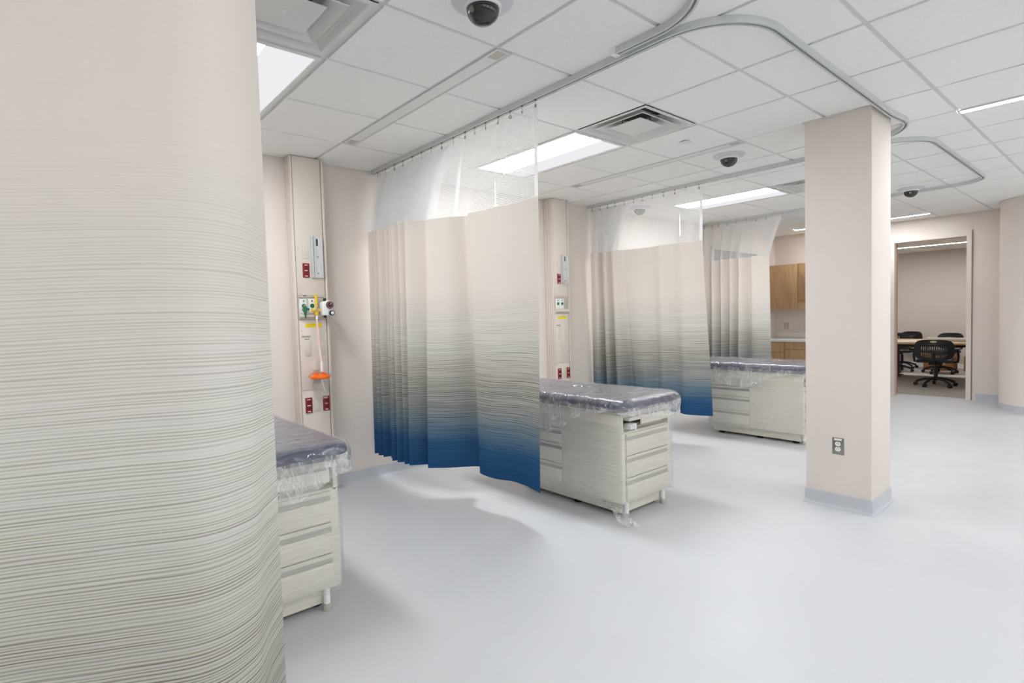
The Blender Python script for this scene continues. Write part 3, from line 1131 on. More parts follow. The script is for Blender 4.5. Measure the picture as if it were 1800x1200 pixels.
def red_plate(t, y0, y1, z0, z1):
    bm = bmesh.new()
    box(bm, HD + 0.001, HD + 0.008, y0, y1, z0, z1, bev=0.003)
    p = obj('outlet_plate', bm, 'red', t)
    h = (z1 - z0)
    for k in (0, 1):
        zc = z0 + h * (0.30 + 0.40 * k)
        bxo('receptacle', 'red_dk', p, HD + 0.007, HD + 0.010, y0 + 0.012, y1 - 0.012, zc - h * 0.13, zc + h * 0.13, bev=0.002)
    for k in (0, 1, 2):
        zc = z0 + h * (0.10 + 0.385 * k)
        bxo('marking', 'white', p, HD + 0.0075, HD + 0.0088, y0 + 0.015, y1 - 0.015, zc - 0.0028, zc + 0.0028)
    return p


def headwall(loc, label):
    """vertical medical utility column; local origin on the wall plane at its near edge, on the floor"""
    t = thing('headwall_unit', label, 'headwall', loc, group='medical headwall columns')
    W = HWY
    bxo('body', 'panel_side', t, 0.0, HD - 0.006, 0.0, W, 0.0, CEIL - 0.012)
    for k in range(3):
        bxo('side_rib', 'panel', t, 0.018 + 0.036 * k, 0.036 + 0.036 * k, -0.004, 0.001, 0.0, CEIL - 0.014)
    bxo('corner_trim', 'panel', t, HD - 0.012, HD + 0.002, -0.006, 0.010, 0.0, CEIL - 0.013, bev=0.002)
    bxo('corner_trim', 'panel', t, HD - 0.012, HD + 0.002, W - 0.014, W + 0.004, 0.0, CEIL - 0.013, bev=0.002)
    bxo('joint_strip', 'panel_line', t, HD - 0.008, HD - 0.003, W - 0.022, W - 0.014, 0.0, CEIL - 0.014)
    bxo('joint_strip', 'panel_line', t, HD - 0.008, HD - 0.003, 0.010, 0.015, 0.0, CEIL - 0.014)
    for (z0, z1) in ((1.625, CEIL - 0.013), (0.865, 1.425), (0.05, 0.86)):
        bxo('front_panel', 'panel', t, HD - 0.008, HD, 0.015, W - 0.022, z0, z1, bev=0.0015)
    # console with three gas outlets and a shelf lip
    bm = bmesh.new()
    prism(bm, [(HD - 0.006, 1.43), (HD + 0.030, 1.452), (HD + 0.030, 1.462), (HD + 0.006, 1.475), (HD + 0.006, 1.60), (HD + 0.020, 1.612), (HD - 0.006, 1.62)], 'y', 0.018, W - 0.024)
    con = obj('console', bm, 'plate', t, smooth=False)
    for k, mk in enumerate(('green', 'yellow', 'bed_dark')):
        ya = 0.026 + 0.066 * k
        bm = bmesh.new()
        box(bm, HD + 0.004, HD + 0.012, ya, ya + 0.060, 1.482, 1.594, bev=0.002)
        g_ = obj('gas_outlet', bm, 'white' if k < 2 else 'bed_pull', con)
    # outlets faces
        if k < 2:
            bm = bmesh.new()
            cyl(bm, (HD + 0.011, ya + 0.03, 1.540), (HD + 0.016, ya + 0.03, 1.540), 0.017, n=20)
            cyl(bm, (HD + 0.011, ya + 0.03, 1.578), (HD + 0.014, ya + 0.03, 1.578), 0.007, n=12)
            obj('valve', bm, mk if k == 0 else 'green', con)
    # mounting rail
    r = bxo('mounting_rail', 'alu', t, HD, HD + 0.014, 0.132, 0.222, 1.765, 2.095)
    for a in ((0.132, 0.146), (0.206, 0.222), (0.152, 0.160)):
        bxo('flange', 'alu', r, HD + 0.013, HD + 0.024, a[0], a[1], 1.765, 2.095)
    bxo('slot', 'black', r, HD + 0.0135, HD + 0.0150, 0.175, 0.189, 2.02, 2.075)
    for z in (1.80, 1.93):
        bm = bmesh.new()
        cyl(bm, (HD + 0.013, 0.184, z), (HD + 0.018, 0.184, z), 0.006, n=12)
        obj('bolt', bm, 'steel', r)
    # plates
    red_plate(t, 0.062, 0.116, 1.765, 1.878)
    red_plate(t, 0.036, 0.092, 0.682, 0.805)
    red_plate(t, 0.180, 0.234, 0.684, 0.806)
    for (a, b, z0, z1) in ((0.066, 0.113, 1.915, 2.020), (0.052, 0.100, 1.142, 1.257), (0.170, 0.216, 1.143, 1.257), (0.108, 0.156, 0.985, 1.105), (0.108, 0.156, 0.69, 0.81)):
        p = bxo('blank_plate', 'plate', t, HD, HD + 0.006, a, b, z0, z1, bev=0.002)
        bm = bmesh.new()
        cyl(bm, (HD + 0.0055, (a + b) / 2, (z0 + z1) / 2), (HD + 0.007, (a + b) / 2, (z0 + z1) / 2), 0.003, n=8)
        obj('screw', bm, 'white', p)
    bxo('warning_label', 'label_yel', t, HD + 0.0002, HD + 0.0014, 0.064, 0.198, 1.368, 1.397)
    bxo('warning_print', 'lettering', t, HD + 0.0012, HD + 0.0018, 0.118, 0.145, 1.389, 1.392)
    text_mesh('PROFILE', 0.020, 'lettering', t, (HD + 0.0012, 0.030, 1.287), (PI / 2, 0, PI / 2))
    bxo('small_print', 'panel_line', t, HD + 0.0006, HD + 0.0012, 0.052, 0.092, 1.272, 1.276)
    for (y, z) in ((0.034, 1.99), (0.034, 1.64), (0.034, 1.34), (0.228, 1.34), (0.03, 0.845), (0.23, 0.845)):
        bm = bmesh.new()
        cyl(bm, (HD - 0.001, y, z), (HD + 0.002, y, z), 0.0035, n=8)
        obj('screw', bm, 'steel', t)
    return t


headwall((XW, 1.566, 0), 'cream medical column with gauges and orange canister, left of the nearest full curtain')
headwall((XW, 4.434, 0), 'bare cream medical column between the nearest full curtain and the middle one')
headwall((XW, 7.16, 0), 'cream medical column behind the middle curtain')
Y0H = 1.566
XF = XW + HD

# flowmeters, regulator, canister on the first column
t = thing('oxygen_flowmeter', 'green flowmeter with clear tube on the medical column', 'flowmeter', (XF + 0.012, Y0H + 0.052, 1.50))
bm = bmesh.new()
cyl(bm, (0, 0, 0.01), (0.032, 0, 0.01), 0.013, n=16)
cyl(bm, (0.036, 0, -0.014), (0.036, 0, 0.034), 0.014, n=16)
obj('valve_body', bm, 'green', t)
bm = bmesh.new()
lathe(bm, [(0.010, -0.012), (0.011, -0.030), (0.006, -0.036), (0.005, -0.060), (0.0, -0.060)], (0.036, 0, 0), 14)
obj('outlet_nipple', bm, 'green', t)
bm = bmesh.new()
cyl(bm, (0.036, 0, 0.034), (0.036, 0, 0.118), 0.011, n=16)
tb = obj('sight_tube', bm, 'clear', t)
bm = bmesh.new()
cyl(bm, (0.036, 0, 0.116), (0.036, 0, 0.122), 0.012, n=16)
obj('tube_cap', bm, 'bed_dark', t)
bm = bmesh.new()
cyl(bm, (0.036, 0.012, 0.012), (0.036, 0.03, 0.012), 0.010, n=14)
obj('knob', bm, 'green', t)

t = thing('air_flowmeter', 'yellow flowmeter with tall yellow tube on the medical column', 'flowmeter', (XF + 0.012, Y0H + 0.140, 1.50))
bm = bmesh.new()
cyl(bm, (0, 0, 0.0), (0.036, 0, 0.0), 0.012, n=16)
cyl(bm, (0.04, 0, -0.012), (0.04, 0, 0.03), 0.013, n=16)
obj('valve_body', bm, 'clear', t)
bm = bmesh.new()
cyl(bm, (0.04, -0.012, 0.002), (0.04, -0.034, 0.002), 0.015, n=16)
cyl(bm, (0.04, 0.010, 0.002), (0.04, 0.024, 0.002), 0.013, n=16)
obj('knob', bm, 'yellow', t)
bm = bmesh.new()
lathe(bm, [(0.0, -0.010), (0.016, -0.012), (0.016, -0.032), (0.008, -0.038), (0.0, -0.038)], (0.04, 0, 0), 16)
obj('collar', bm, 'yellow', t)
bm = bmesh.new()
lathe(bm, [(0.007, -0.036), (0.009, -0.07), (0.0, -0.07)], (0.04, 0, 0), 12)
obj('outlet_nipple', bm, 'white', t)
bm = bmesh.new()
cyl(bm, (0.04, 0, 0.03), (0.04, 0, 0.13), 0.0095, n=14)
obj('sight_tube', bm, 'yellow', t)

t = thing('suction_regulator', 'white suction regulator with round gauge on the right edge of the medical column', 'regulator', (XF + 0.012, Y0H + 0.205, 1.515))
bm = bmesh.new()
prism(bm, [(-0.030, -0.055), (0.030, -0.055), (0.048, -0.040), (0.058, 0.02), (0.050, 0.058), (0.020, 0.066), (-0.02, 0.056), (-0.034, 0.045)], 'x', 0.022, 0.085)
bmesh.ops.bevel(bm, geom=list(bm.edges), offset=0.006, segments=3, affect='EDGES', profile=0.5)
obj('housing', bm, 'white', t)
bm = bmesh.new()
cyl(bm, (0.0, 0, 0), (0.03, 0, 0), 0.016, n=18)
obj('inlet_stem', bm, 'chrome', t)
bm = bmesh.new()
cyl(bm, (0.084, 0.026, 0.028), (0.093, 0.026, 0.028), 0.030, n=32)
g_ = obj('gauge', bm, 'bed_dark', t)
bm = bmesh.new()
cyl(bm, (0.0925, 0.026, 0.028), (0.0940, 0.026, 0.028), 0.024, n=32)
obj('dial', bm, 'dial', g_)
bm = bmesh.new()
cyl(bm, (0.0935, 0.026, 0.028), (0.0950, 0.026, 0.028), 0.018, n=32)
obj('dial_center', bm, 'black', g_)
bm = bmesh.new()
tube(bm, [(0.0955, 0.026, 0.028), (0.0955, 0.036, 0.042)], 0.0018, 6)
obj('needle', bm, 'white', g_)
bm = bmesh.new()
cyl(bm, (0.080, 0.036, -0.036), (0.112, 0.036, -0.036), 0.020, n=20)
k_ = obj('knob', bm, 'black', t)
bm = bmesh.new()
cyl(bm, (0.1115, 0.036, -0.036), (0.114, 0.036, -0.036), 0.013, n=20)
obj('knob_cap', bm, 'white', k_)
bm = bmesh.new()
cyl(bm, (0.05, 0.0, 0.060), (0.05, 0.0, 0.082), 0.011, n=14)
cyl(bm, (0.05, 0.0, -0.074), (0.05, 0.0, -0.052), 0.011, n=14)
obj('port', bm, 'black', t)

CANY, CANZ = Y0H + 0.132, 0.975
t = thing('suction_canister', 'clear canister with orange lid hanging on the medical column', 'canister', (XF + 0.090, CANY, CANZ))
bm = bmesh.new()
lathe(bm, [(0.0, 0.020), (0.050, 0.018), (0.060, 0.010), (0.076, 0.004), (0.078, -0.008), (0.070, -0.016), (0.0, -0.016)], n=32)
lid = obj('lid', bm, 'orange', t)
for (a, r_, h_) in ((0.4, 0.012, 0.034), (2.2, 0.010, 0.030), (3.6, 0.010, 0.034), (5.2, 0.014, 0.028)):
    bm = bmesh.new()
    cyl(bm, (0.045 * math.cos(a), 0.045 * math.sin(a), 0.012), (0.045 * math.cos(a), 0.045 * math.sin(a), h_), r_, n=14)
    obj('lid_port', bm, 'orange', lid)
bm = bmesh.new()
tube(bm, [(0.086 * math.cos(a), 0.086 * math.sin(a), 0.012 + 0.014 * math.cos(a * 2)) for a in [2 * PI * k / 28 for k in range(28)]], 0.002, 6, closed=True)
obj('strap', bm, 'orange', lid)
bm = bmesh.new()
lathe(bm, [(0.064, -0.014), (0.060, -0.08), (0.052, -0.165), (0.046, -0.172), (0.0, -0.172)], n=32)
obj('cup', bm, 'clear', t)
bm = bmesh.new()
tube(bm, [(0.0, 0.01, -0.02), (0.004, 0.02, -0.07), (0.01, 0.03, -0.12)], 0.006, 8)
obj('inner_tube', bm, 'white', t)
bxo('bracket', 'bed_pull', t, -0.089, -0.060, -0.022, 0.022, -0.06, 0.05)

bm = bmesh.new()
tube(bm, [(0, 0.0, 0.0), (0.003, 0.002, -0.06), (0.010, 0.004, -0.14), (0.016, 0.006, -0.24), (0.034, 0.008, -0.33), (0.036, 0.010, -0.345)], 0.0075, 10)
tb = obj('suction_tube', bm, 'pink', None, loc=(XF + 0.052, Y0H + 0.140, 1.43))
tag(tb, 'pale pink tube running from the yellow flowmeter down to the orange lid', 'tube')
bm = bmesh.new()
cyl(bm, (0.036, 0.010, -0.335), (0.036, 0.010, -0.415), 0.011, n=12)
obj('connector', bm, 'white', tb)


# ------------------------------------------------------------------ exam tables
def rounded_outline(x0, x1, y0, y1, r, n=8):
    pts = []
    for cx, cy, a0 in ((x1 - r, y1 - r, 0), (x0 + r, y1 - r, 90), (x0 + r, y0 + r, 180), (x1 - r, y0 + r, 270)):
        for k in range(n + 1):
            a = math.radians(a0 + 90 * k / n)
            pts.append((cx + r * math.cos(a), cy + r * math.sin(a)))
    return pts


def resample(pts, step):
    out = []
    n = len(pts)
    for i in range(n):
        a, b = Vector(pts[i]), Vector(pts[(i + 1) % n])
        m = max(1, int((b - a).length / step))
        for k in range(m):
            out.append(tuple(a.lerp(b, k / m)))
    return out


CU = (-1.46, 0.075, -0.335, 0.335)   # cushion footprint
CZ0, CZ1 = 0.748, 0.828


def exam_table(loc, label):
    t = thing('exam_table', label, 'exam table', loc, group='exam tables wrapped in plastic')
    bm = bmesh.new()
    box(bm, -1.06, -0.008, -0.28, 0.28, 0.11, 0.600, bev=0.004)
    box(bm, -1.06, -0.060, -0.272, 0.272, 0.595, 0.735, bev=0.003)
    box(bm, -1.06, -0.008, -0.28, -0.262, 0.59, 0.735)
    box(bm, -1.06, -0.008, 0.262, 0.28, 0.59, 0.735)
    box(bm, -0.075, -0.008, -0.265, 0.265, 0.700, 0.735)
    obj('cabinet', bm, 'bed', t)
    # long plain side panels
    for s in (-1, 1):
        ya, yb = sorted((s * 0.280, s * 0.286))
        bxo('side_panel', 'bed', t, -0.560, -0.012, ya, yb, 0.118, 0.715, bev=0.002)
        bxo('side_panel', 'bed', t, -1.055, -0.568, ya, yb, 0.565, 0.715, bev=0.002)

    def drawer_front(z0, z1):
        d = bxo('drawer', 'bed', t, -0.008, 0.006, -0.243, 0.243, z0, z1 - 0.046, bev=0.002)
        bxo('upper_lip', 'bed', d, -0.008, 0.006, -0.243, 0.243, z1 - 0.020, z1, bev=0.002)
        bxo('pull', 'bed_pull', d, -0.008, -0.001, -0.243, 0.243, z1 - 0.046, z1 - 0.020)
    for z0, z1 in ((0.440, 0.588), (0.288, 0.434), (0.128, 0.282)):
        drawer_front(z0, z1)
    for s in (-1, 1):
        ya, yb = sorted((s * 0.280, s * 0.290))
        yp, yq = sorted((s * 0.280, s * 0.284))
        for z0, z1 in ((0.445, 0.556), (0.292, 0.439), (0.136, 0.286)):
            d = bxo('side_drawer', 'bed', t, -1.048, -0.575, ya, yb, z0, z1 - 0.044, bev=0.002)
            bxo('upper_lip', 'bed', d, -1.048, -0.575, ya, yb, z1 - 0.018, z1, bev=0.002)
            bxo('pull', 'bed_pull', d, -1.048, -0.575, yp, yq, z1 - 0.044, z1 - 0.018)
    # pull-out step tray and stirrup bracket in the front recess
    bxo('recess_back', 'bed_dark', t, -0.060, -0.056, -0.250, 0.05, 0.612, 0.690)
    tr_ = bxo('step_tray', 'bed', t, -0.055, 0.020, -0.225, 0.235, 0.676, 0.700, bev=0.003)
    bxo('tray_lip', 'bed', tr_, 0.012, 0.024, -0.10, 0.235, 0.640, 0.700, bev=0.003)
    bm = bmesh.new()
    box(bm, -0.05, 0.012, -0.205, -0.135, 0.614, 0.652, bev=0.004)
    br = obj('stirrup_bracket', bm, 'white', t)
    bm = bmesh.new()
    tube(bm, [(0.014, -0.19, 0.65), (0.022, -0.175, 0.640), (0.024, -0.165, 0.61), (0.018, -0.155, 0.60)], 0.004, 8)
    obj('release_lever', bm, 'white', br)
    # plinth and feet
    bxo('plinth', 'bed', t, -1.02, -0.05, -0.235, 0.235, 0.028, 0.115)
    for fx in (-0.95, -0.5, -0.12):
        for fy in (-0.19, 0.19):
            bm = bmesh.new()
            cyl(bm, (fx, fy, 0.0), (fx, fy, 0.012), 0.032, n=16)
            cyl(bm, (fx, fy, 0.012), (fx, fy, 0.03), 0.010, n=10)
            obj('leveling_foot', bm, 'rubber', t)
    for fy in (-0.215, 0.215):
        bm = bmesh.new()
        cyl(bm, (-0.028, fy, 0.028), (-0.028, fy, 0.112), 0.016, n=16)
        l_ = obj('front_leg', bm, 'white', t)
        bm = bmesh.new()
        lathe(bm, [(0.0, 0.0), (0.022, 0.0), (0.023, 0.02), (0.018, 0.034), (0.0, 0.034)], (-0.028, fy, 0), 16)
        obj('leg_tip', bm, 'bed_pull', l_)
    bxo('top_frame', 'bed', t, -1.40, -0.02, -0.25, 0.25, 0.733, 0.752)
    # upholstered top
    ol = resample(rounded_outline(*CU, 0.085), 0.05)
    bm = bmesh.new()
    cx, cy = (CU[0] + CU[1]) / 2, 0.0
    rr_ = 0.036
    rings = []
    prof = [(-0.05, CZ0)] + [(-rr_ + rr_ * math.sin(a), (CZ0 + CZ1) / 2 - (CZ1 - CZ0) / 2 * math.cos(a)) for a in [PI * k / 10 for k in range(11)]]
    ocx = CU[0] + 0.3
    for off, z in prof:
        ring = []
        for (x, y) in ol:
            # inward normal by shrinking towards a long centre line
            px = min(max(x, CU[0] + 0.30), CU[1] - 0.30)
            d = Vector((x - px, y))
            L_ = d.length
            q = d * ((L_ + off) / L_)
            ring.append(bm.verts.new((px + q.x, q.y, z)))
        rings.append(ring)
    n = len(ol)
    for A, B in zip(rings[:-1], rings[1:]):
        for k in range(n):
            bm.faces.new((A[k], A[(k + 1) % n], B[(k + 1) % n], B[k]))
    bm.faces.new(rings[0][::-1])
    bm.faces.new(rings[-1])
    obj('cushion', bm, 'vinyl', t, ang=1.0)
    return t


def hash_noise(p, s):
    from mathutils import noise as mn
    return mn.noise(Vector(p) * s)


def plastic_sheet(loc, label, drop, seed):
    """polythene dust cover thrown over the cushion; drop(x, y) gives how far the skirt hangs"""
    t = thing('plastic_cover', label, 'plastic cover', loc, group='clear plastic dust covers')
    ol = resample(rounded_outline(*CU, 0.085), 0.018)
    n = len(ol)
    bm = bmesh.new()
    rows = []
    x0c, x1c = CU[0] + 0.28, CU[1] - 0.28

    def ring(off, z, amp, sd, flare=0.0, dr=None, f=0.0, crease=0.0):
        R_ = []
        for k, (x, y) in enumerate(ol):
            px = min(max(x, x0c), x1c)
            d = Vector((x - px, y))
            L_ = d.length
            o = off
            zz = z
            if dr is not None:
                D = dr[k]
                zz = z - D * f
                o += f * (0.012 * math.sin(k * 0.9 + sd) + 0.010 * math.sin(k * 0.37 + 2 * sd)) * min(1, D * 9) + flare * f
            if crease:
                o += crease * abs(math.sin(k * 0.55 + 3.0 * hash_noise((x, y, seed), 6.0)))
            q = d * max(0.02, (L_ + o) / L_)
            p = Vector((px + q.x, q.y, zz))
            w_ = hash_noise(p + Vector((seed * 3.1, 0, 0)), 11.0) + 0.6 * hash_noise(p + Vector((0, seed, 0)), 27.0)
            p.z += amp * w_
            if dr is None and z > CZ1 - 0.005:
                p.z += 0.0035 * max(0.0, math.sin(p.x * 9.0 + 5.0 * hash_noise((p.x, p.y * 0.6, seed), 3.0) + p.y * 7.0)) ** 4
            if dr is not None:
                p += d.normalized().to_3d() * amp * 1.4 * hash_noise(p + Vector((seed, seed, 0)), 16.0)
            R_.append(bm.verts.new(p))
        return R_
    dr = [max(0.02, drop(x, y) + 0.010 * math.sin(k * 0.11 + seed) + 0.004 * math.sin(k * 0.37)) for k, (x, y) in enumerate(ol)]
    zt = CZ1 + 0.006
    rows.append(ring(-0.275, zt, 0.0030, 0))
    for off in (-0.24, -0.20, -0.16, -0.12, -0.09, -0.06, -0.04):
        rows.append(ring(off, zt, 0.0045, 0))
    rows.append(ring(-0.02, zt - 0.004, 0.004, 0))
    rows.append(ring(0.0, zt - 0.017, 0.006, 0, crease=0.004))
    rows.append(ring(0.009, zt - 0.035, 0.007, 0, crease=0.007))
    rows.append(ring(0.012, zt - 0.055, 0.008, 0, crease=0.009))
    for k in range(1, 9):
        rows.append(ring(0.010, zt - 0.06, 0.008, seed, 0.006, dr, k / 8, crease=0.009))
    split = len(rows) - 8
    for A, B in zip(rows[:split], rows[1:split]):
        for k in range(n):
            bm.faces.new((A[k], A[(k + 1) % n], B[(k + 1) % n], B[k]))
    bm.faces.new(rows[0])
    b2 = bmesh.new()
    rows2 = [[b2.verts.new(v_.co) for v_ in r_] for r_ in rows[split - 1:]]
    for r_ in rows[split:]:
        for v_ in r_:
            bm.verts.remove(v_)
    for A, B in zip(rows2[:-1], rows2[1:]):
        for k in range(n):
            b2.faces.new((A[k], A[(k + 1) % n], B[(k + 1) % n], B[k]))
    obj('sheet', bm, 'film', t, ang=3.0)
    obj('skirt', b2, 'film_milk', t, ang=3.0)
    return t


def stretch_wrap(loc, label, seed, tail=True):
    t = thing('stretch_wrap', label, 'plastic wrap', loc, group='stretch film round the cabinets')
    rg = random.Random(seed)
    ol = [(0.010, -0.294), (0.010, 0.294), (-1.066, 0.294), (-1.066, -0.294)]
    pts = []
    for i in range(4):
        a, b = Vector(ol[i]), Vector(ol[(i + 1) % 4])
        m = 24
        for k in range(m):
            pts.append(a.lerp(b, k / m))
    bm = bmesh.new()
    rows = []
    zs = [0.085 + (0.66 - 0.085) * k / 30 for k in range(31)]
    for r_, z in enumerate(zs):
        R_ = []
        for k, p in enumerate(pts):
            sl = 0.012 * math.sin(k * 0.13 + seed)
            amp = 0.0025 * hash_noise((p.x * 2, p.y * 2, z * 40 + seed), 1.0)
            d = Vector((p.x + 0.527, p.y)).normalized()
            R_.append(bm.verts.new((p.x + d.x * amp, p.y + d.y * amp, z + (sl if r_ in (0, 30) else 0))))
        rows.append(R_)
    n = len(pts)
    for A, B in zip(rows[:-1], rows[1:]):
        for k in range(n):
            bm.faces.new((A[k], A[(k + 1) % n], B[(k + 1) % n], B[k]))
    obj('wrap', bm, 'wrap', t, ang=3.0)
    if tail:
        bm = bmesh.new()
        prev = None
        for k in range(15):
            f = k / 14
            c0 = Vector((-0.20 + 0.31 * f, -0.285 - 0.045 * f + 0.02 * math.sin(f * 5), 0.105 - 0.088 * f))
            wd = 0.014 + 0.075 * f
            cur = []
            for q in range(9):
                g_ = q / 8 - 0.5
                cur.append(bm.verts.new(c0 + Vector((rg.uniform(-0.010, 0.010) + g_ * wd * 0.8, g_ * wd + rg.uniform(-0.008, 0.008), max(-c0.z + 0.003, rg.uniform(-0.010, 0.014) * (0.3 + f))))))
            if prev:
                for q in range(8):
                    bm.faces.new((prev[q], prev[q + 1], cur[q + 1], cur[q]))
            prev = cur
        obj('loose_tail', bm, 'film_milk', t, ang=3.0)
    return t


BEDS = [(-2.60, 0.80, 0.0), (-2.33, 3.24, 0.0), (-2.32, 6.18, 0.0)]
exam_table(BEDS[0], 'exam table half hidden behind the foreground curtain')
exam_table(BEDS[1], 'exam table behind the nearest full curtain, its drawers facing the room')
exam_table(BEDS[2], 'exam table half hidden behind the square column')


def lerp_table(tab, x):
    for (a, va), (b, vb) in zip(tab[:-1], tab[1:]):
        if x <= b:
            f = max(0.0, min(1.0, (x - a) / (b - a)))
            return va + (vb - va) * f
    return tab[-1][1]


def drop0(x, y):
    if x > 0.0:
        return 0.12 + 0.05 * math.sin(y * 14 + 1.0)
    return 0.10


def drop1(x, y):
    if x > 0.0:
        return 0.045 + 0.05 * max(0, min(1, (y + 0.30) / 0.5))
    if y < 0:
        return lerp_table([(-1.5, 0.40), (-1.0, 0.38), (-0.80, 0.31), (-0.5, 0.17), (-0.25, 0.06), (0.0, 0.03)], x)
    return 0.10


def drop2(x, y):
    if x > 0.0:
        return 0.10
    if y < 0:
        return lerp_table([(-1.5, 0.13), (-1.0, 0.13), (-0.62, 0.22), (-0.35, 0.12), (-0.15, 0.05), (0.0, 0.05)], x)
    return 0.08


plastic_sheet(BEDS[0], 'clear plastic sheet over the table beside the foreground curtain', drop0, 1)
plastic_sheet(BEDS[1], 'clear plastic sheet over the table behind the nearest full curtain', drop1, 2)
plastic_sheet(BEDS[2], 'clear plastic sheet over the table behind the square column', drop2, 3)
stretch_wrap(BEDS[0], 'stretch film round the cabinet beside the foreground curtain', 4, False)
stretch_wrap(BEDS[1], 'stretch film round the middle cabinet with a loose tail on the floor', 5, True)
stretch_wrap(BEDS[2], 'stretch film round the cabinet behind the square column', 6, False)

# ------------------------------------------------------------------ outlet on the square column
t = thing('wall_outlet', 'stainless duplex outlet low on the square column', 'outlet', ((-1.468 - 1.393) / 2, CY0, 0.44))
bxo('plate', 'steel', t, -0.037, 0.037, -0.005, 0.0, -0.058, 0.058, bev=0.002)
bxo('label_strip', 'paper', t, -0.024, 0.024, -0.0062, -0.0045, 0.040, 0.053)
for zc in (0.017, -0.020):
    bm = bmesh.new()
    pts = [(0.0175 * math.cos(a), max(-0.0145, min(0.0145, 0.0175 * math.sin(a))) + zc) for a in [2 * PI * k / 28 for k in range(28)]]
    prism(bm, pts, 'y', -0.0085, -0.004)
    s_ = obj('socket', bm, 'white', t)
    for (a, b, c_, d) in ((-0.008, -0.0055, -0.006, 0.004), (0.0055, 0.008, -0.006, 0.004), (-0.0025, 0.0025, 0.006, 0.011)):
        bxo('pin_hole', 'black', s_, a, b, -0.0089, -0.0083, zc + c_, zc + d)

# ------------------------------------------------------------------ cabinets by the end wall
DEP_U, DEP_B = 0.33, 0.60
UX = [-4.545, -4.02, -3.50, -2.98]
for k in range(3):
    lab = ['oak wall cabinet in the corner beside the far curtain', 'oak wall cabinet against the square column edge', 'oak wall cabinet hidden by the square column'][k]
    a, b = UX[k] + 0.001, UX[k + 1] - 0.001
    t = thing('wall_cabinet', lab, 'cabinet', (a, YF - 0.001, 1.39), group='oak wall cabinets')
    Wd = b - a
    bxo('carcass', 'oak', t, 0, Wd, -DEP_U, 0, 0, 0.79)
    d = bxo('door', 'oak', t, 0.002, Wd - 0.002, -DEP_U - 0.020, -DEP_U - 0.001, (0.0 if k == 0 else 0.16), 0.79, bev=0.0015)
    bm = bmesh.new()
    cyl(bm, (Wd - 0.05, -DEP_U - 0.020, 0.20), (Wd - 0.05, -DEP_U - 0.040, 0.20), 0.008, n=12)
    tube(bm, [(Wd - 0.05, -DEP_U - 0.038, 0.15), (Wd - 0.05, -DEP_U - 0.038, 0.21)], 0.004, 8)
    obj('handle', bm, 'chrome', d)
    if k:
        bxo('light_valance', 'oak', t, 0.002, Wd - 0.002, -DEP_U - 0.012, -DEP_U - 0.001, 0.0, 0.155)
BX = [-4.545, -4.135, -3.60, -2.98]
for k in range(3):
    lab = ['oak base cabinet with three drawers beside the far curtain', 'oak base cabinet with door at the square column edge', 'oak base cabinet hidden by the square column'][k]
    a, b = BX[k] + 0.001, BX[k + 1] - 0.001
    Wd = b - a
    t = thing('base_cabinet', lab, 'cabinet', (a, YF - 0.001, 0.0), group='oak base cabinets')
    bxo('carcass', 'oak', t, 0, Wd, -DEP_B, 0, 0.10, 0.845)
    bxo('toe_kick', 'cove', t, 0, Wd, -DEP_B + 0.06, 0, 0.0, 0.10)
    if k == 0:
        for z0, z1 in ((0.665, 0.835), (0.50, 0.660), (0.11, 0.495)):
            d = bxo('drawer', 'oak', t, 0.003, Wd - 0.003, -DEP_B - 0.020, -DEP_B - 0.001, z0, z1, bev=0.0015)
            bm = bmesh.new()
            cyl(bm, (Wd * 0.38, -DEP_B - 0.020, z1 - 0.06), (Wd * 0.38, -DEP_B - 0.042, z1 - 0.06), 0.010, n=12)
            obj('knob', bm, 'chrome', d)
    else:
        d = bxo('drawer', 'oak', t, 0.003, Wd - 0.003, -DEP_B - 0.020, -DEP_B - 0.001, 0.72, 0.835, bev=0.0015)
        d = bxo('door', 'oak', t, 0.003, Wd - 0.003, -DEP_B - 0.020, -DEP_B - 0.001, 0.11, 0.715, bev=0.0015)
        bm = bmesh.new()
        cyl(bm, (Wd - 0.06, -DEP_B - 0.020, 0.64), (Wd - 0.06, -DEP_B - 0.042, 0.64), 0.010, n=12)
        obj('knob', bm, 'chrome', d)
t = thing('countertop', 'white countertop on the oak base cabinets', 'countertop', (-4.545, YF - 0.001, 0.846))
bxo('slab', 'counter', t, 0, 1.565, -DEP_B - 0.035, 0, 0, 0.040, bev=0.003)
bxo('backsplash', 'counter', t, 0, 1.565, -0.02, 0, 0.040, 0.14, bev=0.002)

t = thing('wall_outlet', 'small grey outlet on the wall above the white countertop', 'outlet', (-4.36, YF, 1.10))
bxo('plate', 'bed_pull', t, -0.04, 0.04, -0.006, 0, -0.06, 0.06, bev=0.002)
for s in (-1, 1):
    bxo('socket', 'plate', t, -0.018, 0.018, -0.009, -0.005, s * 0.026 - 0.016, s * 0.026 + 0.016, bev=0.002)

# window in the headwall behind the far curtain, small black device
bm = bmesh.new()
wy0, wy1, wz0, wz1 = 8.05, 9.62, 0.95, 2.42
for a in ((wy0, wy0 + 0.06, wz0, wz1), (wy1 - 0.06, wy1, wz0, wz1), (wy0, wy1, wz1 - 0.05, wz1), (wy0, wy1, wz0, wz0 + 0.06), ((wy0 + wy1) / 2 - 0.025, (wy0 + wy1) / 2 + 0.025, wz0, wz1)):
    box(bm, XW, XW + 0.03, *a[:2], *a[2:])
wd = obj('window_1', bm, 'wall', None, smooth=False)
struct(wd, 'framed window in the headwall behind the far curtain', 'window')
for a, b in ((wy0 + 0.06, (wy0 + wy1) / 2 - 0.025), ((wy0 + wy1) / 2 + 0.025, wy1 - 0.06)):
    bxo('pane', 'glass_dk', wd, XW + 0.002, XW + 0.010, a, b, wz0 + 0.06, wz1 - 0.05)
